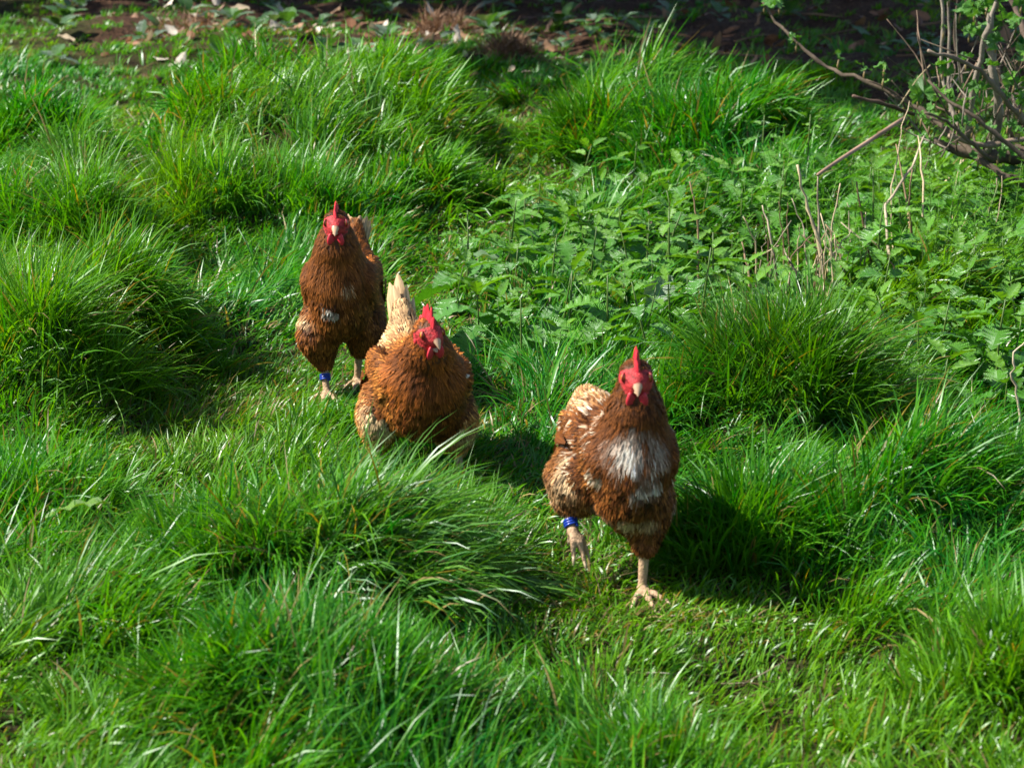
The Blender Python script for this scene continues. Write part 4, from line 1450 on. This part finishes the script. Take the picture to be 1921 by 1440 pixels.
# ---------------------------------------------------------------- currant bush
BARK, BARKL = (.095, .072, .052), (.21, .18, .145)
bush = empty('currant_bush', (P(2010, 400, 6.25).x, 6.25, 0.0))
bush.location.z = ground_z(bush.location.x, 6.25)
tag(bush, 'currant bush of bare woody branches with fresh young green leaves', 'bush')
def branch(pts, r0, r1, col=BARK, name='branch'):
    pts = [P(*p) for p in pts]
    path = smooth_path(pts, 4, r0 * .22)
    m = len(path)
    mb = MB()
    mb.tube([p - bush.location for p in path], [.85 * (r0 + (r1 - r0) * i / (m - 1)) * (1.35 if i % 6 == 5 else 1) * random.uniform(.9, 1.1) for i in range(m)], 7, col, .1)
    link(name, mb.build(name, M_BARK), bush)
    return path
BR = []
BR.append(branch([(1990, 395, 6.05), (1921, 345, 6.0), (1860, 315, 6.02), (1790, 255, 6.1), (1740, 215, 6.15), (1700, 190, 6.2), (1620, 152, 6.25), (1550, 125, 6.3), (1500, 85, 6.33), (1455, 40, 6.38), (1430, 3, 6.4)], .0125, .0040))
BR.append(branch([(1715, 215, 6.2), (1660, 196, 6.15), (1600, 180, 6.1)], .0075, .006, (.09, .06, .045)))
BR.append(branch([(1800, 250, 6.15), (1780, 190, 6.2), (1766, 120, 6.22), (1768, 40, 6.2), (1762, -60, 6.2)], .0075, .0055, BARKL))
BR.append(branch([(1785, 240, 6.25), (1780, 130, 6.3), (1781, 40, 6.3), (1778, -60, 6.3)], .0062, .0045, BARKL))
BR.append(branch([(1850, 290, 6.2), (1872, 230, 6.15), (1868, 150, 6.1), (1858, 70, 6.1), (1855, -50, 6.15)], .016, .011, BARKL))
BR.append(branch([(1815, 260, 6.1), (1822, 190, 6.05), (1838, 110, 6.0), (1862, 30, 5.95), (1880, -40, 5.95)], .0115, .007, BARKL))
BR.append(branch([(2000, 330, 6.2), (1921, 226, 6.1), (1888, 190, 6.05), (1850, 145, 6.0), (1800, 113, 5.95), (1741, 95, 5.9)], .011, .0055, (.16, .125, .095)))
BR.append(branch([(1990, 200, 6.3), (1935, 80, 6.35), (1900, 10, 6.4), (1885, -40, 6.4)], .012, .009, (.15, .11, .085)))
BR.append(branch([(2000, 350, 6.4), (1930, 240, 6.45), (1880, 150, 6.5), (1840, 60, 6.5), (1800, -30, 6.5)], .009, .006))
BR.append(branch([(1960, 330, 5.9), (1880, 262, 5.9), (1820, 215, 5.9), (1780, 190, 5.92), (1740, 150, 5.95)], .009, .004))
BR.append(branch([(1780, 255, 6.0), (1850, 272, 6.05), (1930, 262, 6.1), (2020, 300, 6.2)], .0075, .010, (.20, .15, .11)))
BR.append(branch([(1700, 205, 6.2), (1680, 175, 6.2), (1625, 150, 6.2)], .005, .003))
BR.append(branch([(1690, 195, 6.15), (1720, 150, 6.1), (1745, 122, 6.05)], .0026, .0016, STRAW))
BR.append(branch([(1795, 240, 6.05), (1760, 180, 6.0), (1735, 120, 6.0), (1720, 60, 6.0)], .004, .0022))
BR.append(branch([(1900, 260, 6.1), (1890, 200, 6.1), (1910, 120, 6.12), (1940, 40, 6.15)], .006, .004))
BR.append(branch([(1830, 270, 6.2), (1810, 210, 6.3), (1806, 150, 6.35), (1790, 70, 6.4), (1800, -30, 6.4)], .005, .003))
BR.append(branch([(1860, 300, 5.95), (1815, 262, 5.9), (1775, 228, 5.88), (1735, 212, 5.85)], .007, .0035))
BR.append(branch([(1770, 345, 6.0), (1792, 322, 6.0), (1808, 300, 6.02)], .0042, .003, STRAW))
log_pts = [(1752, 262, 6.2), (1790, 280, 6.2), (1850, 292, 6.2), (1921, 290, 6.22), (2020, 305, 6.25), (2080, 330, 6.3)]
branch(log_pts, .010, .045, (.10, .075, .055), 'stump')
branch([(2010, 300, 6.25), (2030, 360, 6.25), (2040, 425, 6.27)], .05, .06, (.11, .085, .06), 'trunk')
for k in range(60):
    u0, v0 = random.uniform(1730, 1960), random.uniform(120, 320)
    a_ = random.gauss(-1.57, .75); ln_ = random.uniform(50, 150); Y0 = random.uniform(5.9, 6.5)
    branch([(u0, v0, Y0), (u0 + math.cos(a_) * ln_ * .5 + random.gauss(0, 6), v0 + math.sin(a_) * ln_ * .5, Y0 + random.gauss(0, .05)), (u0 + math.cos(a_) * ln_, v0 + math.sin(a_) * ln_, Y0 + random.gauss(0, .08))],
           random.uniform(.0018, .0042), .0012, random.choice((BARK, BARKL, (.20, .14, .10))), 'twig')
CUR = [leaf_mesh_lobed('currant_leaf', 30 + k, c) for k, c in enumerate([(.09, .27, .026), (.075, .23, .03), (.12, .31, .02), (.10, .27, .045)])]
def cluster(u, v, Y, n, size, up=1.0):
    c = P(u, v, Y) - bush.location
    for k in range(n):
        lf = link('leaf', random.choice(CUR), bush)
        sc_ = size * random.uniform(.5, 1.1)
        yaw = random.uniform(0, 6.28)
        lf.matrix_local = Matrix.Translation(c + Vector((random.gauss(0, .012), random.gauss(0, .012), random.uniform(0, .028)))) @ rand_rot(yaw, random.gauss(.35, .75) * up, random.gauss(0, .6)) @ Matrix.Scale(sc_, 4)
    mb = MB(); mb.tube([c + Vector((0, 0, -.022)), c + Vector((0, 0, -.008)), c + Vector((.002, 0, .008))], [.002, .0036, .0016], 6, (.19, .14, .06))
    link('bud', mb.build('bud', M_STEM), bush)
for a in [(1434, 12, 6.4, 3, .050), (1462, 14, 6.4, 4, .048), (1494, 84, 6.33, 4, .024), (1572, 117, 6.3, 4, .026), (1621, 136, 6.25, 4, .030), (1658, 132, 6.22, 5, .036), (1656, 153, 6.2, 3, .026),
          (1722, 188, 6.1, 3, .080), (1768, 138, 6.1, 4, .055), (1776, 192, 6.05, 5, .060), (1800, 205, 6.0, 4, .055), (1790, 238, 5.95, 4, .050), (1824, 246, 5.95, 5, .055), (1728, 225, 5.95, 3, .035),
          (1742, 240, 5.95, 3, .030), (1828, 28, 6.0, 5, .060), (1872, 8, 5.95, 4, .060), (1818, 66, 6.1, 4, .060), (1840, 62, 6.1, 4, .050), (1868, 86, 6.0, 5, .055), (1902, 160, 6.05, 4, .055), (1845, 134, 6.0, 4, .040),
          (1906, 48, 6.2, 4, .050), (1884, 182, 6.05, 3, .035), (1872, 296, 5.98, 3, .035), (1745, 262, 6.0, 2, .03), (1850, 200, 6.1, 3, .035), (1800, 180, 6.2, 3, .030), (1890, 240, 6.0, 3, .03), (1915, 200, 6.0, 4, .045),
          (1770, 60, 6.2, 2, .025), (1750, 200, 6.0, 3, .03), (1812, 120, 6.1, 3, .04), (1838, 170, 6.0, 4, .045), (1895, 290, 6.0, 3, .04), (1912, 250, 5.95, 4, .05), (1860, 250, 5.95, 3, .04), (1800, 30, 6.2, 3, .045), (1850, 20, 6.0, 4, .06), (1915, 15, 6.2, 3, .05), (1835, 300, 6.0, 2, .03), (1780, 0, 6.2, 3, .03), (1912, 110, 6.1, 3, .05)]:
    cluster(*a)

# ---------------------------------------------------------------- litter and weeds under the trees
DEAD = [leaf_mesh_plain('fallen_leaf', 60 + k, c, W=.55, fold=random.uniform(-.4, .6), droop=random.uniform(-.5, .6), wave=.06, mat=M_DRY, rows=5) for k, c in enumerate([
    (.17, .085, .045), (.12, .055, .030), (.25, .15, .085), (.42, .34, .24), (.50, .45, .38), (.22, .11, .06)])]
def fallen(u, v, pale, size):
    x, y = at(u, v)
    k = random.choice((3, 4, 4, 2)) if pale else random.choice((0, 1, 2, 5))
    o = link('fallen_leaf', DEAD[k])
    o.matrix_world = Matrix.Translation((x, y, ground_z(x, y) + random.uniform(.012, .035))) @ rand_rot(random.uniform(0, 6.28), random.gauss(.1, .35), random.gauss(0, .4)) @ Matrix.Scale(size, 4)
    tag(o, 'pale bleached fallen leaf lying under the trees' if pale else 'brown dead leaf on the shaded ground under the trees', 'fallen leaf', 'pale fallen leaves' if pale else 'brown fallen leaves')
for _ in range(75): fallen(random.gauss(520, 190), random.uniform(22, 135), True, random.uniform(.05, .10))
for _ in range(25): fallen(random.uniform(800, 1080), random.uniform(60, 170), True, random.uniform(.04, .08))
for _ in range(120): fallen(random.uniform(250, 1950), random.uniform(-5, 110), False, random.uniform(.06, .11))
for _ in range(60): fallen(random.uniform(1350, 1950), random.uniform(0, 160), False, random.uniform(.06, .10))
for _ in range(40): fallen(random.uniform(200, 1000), random.uniform(40, 150), False, random.uniform(.05, .09))
BROAD = [leaf_mesh_plain('weed_leaf', 80 + k, c, W=.7, fold=.25, droop=.35, rows=6) for k, c in enumerate([(.045, .13, .03), (.06, .17, .025), (.10, .17, .10)])]
def weed(x, y, n, size):
    root = empty('ground_weed', (x, y, ground_z(x, y)), random.uniform(0, 6.28))
    tag(root, 'low broad-leaved weed growing in the litter under the trees', 'weed', 'low weeds under the trees')
    for k in range(n):
        lf = link('leaf', random.choice(BROAD), root)
        lf.matrix_local = Matrix.Translation((0, 0, .03 + .03 * random.random())) @ rand_rot(k * 6.28 / n + random.gauss(0, .3), random.gauss(.45, .3), 0) @ Matrix.Translation((0, .02, 0)) @ Matrix.Scale(size * random.uniform(.7, 1.2), 4)
for _ in range(46):
    x, y = at(random.gauss(560, 260), random.uniform(12, 130)); weed(x, y, random.randint(4, 7), random.uniform(.06, .11))
for _ in range(40):
    x, y = at(random.uniform(900, 1960), random.uniform(0, 110)); weed(x, y, random.randint(4, 7), random.uniform(.06, .10))
# clumps of dry brown grass
def dry_clump(u, v, r_, label):
    x0, y0 = at(u, v)
    n = 700
    x, y = x0 + np.clip(rng.normal(0, r_, n), -1.8 * r_, 1.8 * r_), y0 + np.clip(rng.normal(0, r_, n), -1.8 * r_, 1.8 * r_)
    z = height(x, y)
    st = np.array([.26, .15, .085]) * rng.uniform(.4, 1.2, (n, 1))
    v_, q_, t_, c_ = blades(np.stack([x, y, z], -1), rng.uniform(.07, .2, n), rng.uniform(.004, .008, n), rng.uniform(0, 6.28, n), rng.uniform(.2, 1.2, n), rng.uniform(.3, 1.6, n), rng.normal(0, .6, n), st * .8, st, 3)
    b = np.array([x0, y0, ground_z(x0, y0)])
    o = link('dry_grass_clump', mesh_np('dry_grass_clump', v_ - b, [q_, t_], M_DRY, c_)); o.location = b
    tag(o, label, 'dry grass')
dry_clump(338, 62, .10, 'rounded clump of dead brown grass beside the low weeds')
dry_clump(840, 62, .07, 'flat patch of dead brown grass at the edge of the shade')
dry_clump(960, 140, .05, 'straw-coloured dead grass between the tussocks')
for k in range(14):
    x, y = at(random.uniform(700, 1950), random.uniform(-5, 120))
    a = random.gauss(0, .5); ln = random.uniform(.25, .7)
    mb = MB(); mb.tube([(-ln / 2, 0, .02), (-.1 * ln, random.gauss(0, .02), .03), (.2 * ln, random.gauss(0, .02), .03), (ln / 2, 0, .02)], [.006, .0055, .005, .003], 5, TWIG, .15)
    o = link('fallen_branch', mb.build('fallen_branch', M_BARK)); o.location = (x, y, ground_z(x, y)); o.rotation_euler = (0, 0, a)
    tag(o, 'thin brown stick lying on the shaded ground under the trees', 'stick', 'sticks on the shaded ground')

# ---------------------------------------------------------------- trees whose crowns shade the far ground
def shade_tree(x, y, h, cr, n, trunk_y):
    root = empty('shade_tree', (x, trunk_y, 0))
    tag(root, 'broad leafy tree standing behind the meadow and shading its far edge', 'tree', 'trees behind the meadow')
    mb = MB()
    mb.tube([(0, 0, -.1), (.05, -.05, h * .3), (0, (y - trunk_y) * .3, h * .6), (0, (y - trunk_y), h * .95)], [.2, .16, .11, .03], 9, BARK, .08)
    for k in range(7):
        a = random.uniform(0, 6.28); f = random.uniform(.4, .8)
        p0 = Vector((0, (y - trunk_y) * f * .5, h * f))
        mb.tube([p0, p0 + Vector((math.cos(a) * cr * .4, math.sin(a) * cr * .3 - .2, .4)), p0 + Vector((math.cos(a) * cr * .8, math.sin(a) * cr * .5 - .4, .7))], [.06, .04, .012], 6, BARK)
    link('trunk', mb.build('trunk', M_BARK), root)
    cen = rng.normal(0, .42, (26, 3)) * np.array([cr, cr * .75, h * .22]) + np.array([0, y - trunk_y, h * .78])
    ci = rng.integers(0, 26, n)
    c = cen[ci] + rng.normal(0, .26, (n, 3)) * cr * .62
    c[:, 2] = np.maximum(c[:, 2], 2.2)
    a = rng.normal(0, 1, (n, 3)); a /= np.linalg.norm(a, axis=1, keepdims=True)
    b = np.cross(a, rng.normal(0, 1, (n, 3))); b /= np.linalg.norm(b, axis=1, keepdims=True)
    s = rng.uniform(.05, .10, (n, 1))
    V = np.stack([c - a * s, c + b * s * .55, c + a * s, c - b * s * .55], 1).reshape(-1, 3)
    Q = np.arange(n * 4).reshape(-1, 4)
    colr = np.repeat(np.array([.04, .11, .015]) * rng.uniform(.6, 1.3, (n, 1)), 4, 0)
    link('crown', mesh_np('crown', V, [Q], M_LEAF, colr, True, np.zeros((len(V), 3))), root)
for (x, y, h, cr, n, ty) in [(-1.15, 8.8, 4.5, 1.8, 12000, 14.0), (-8.2, 13.2, 5.0, 1.9, 7000, 15.0), (-5.8, 12.7, 5.2, 2.0, 8000, 14.6), (-3.4, 11.7, 5.0, 1.9, 9000, 14.4), (-1.6, 11.0, 4.8, 1.8, 9000, 14.2), (0.2, 11.6, 5.2, 2.0, 9000, 14.6), (2.4, 11.4, 5.0, 2.0, 7000, 14.8)]:
    shade_tree(x, y, h, cr, n, ty)
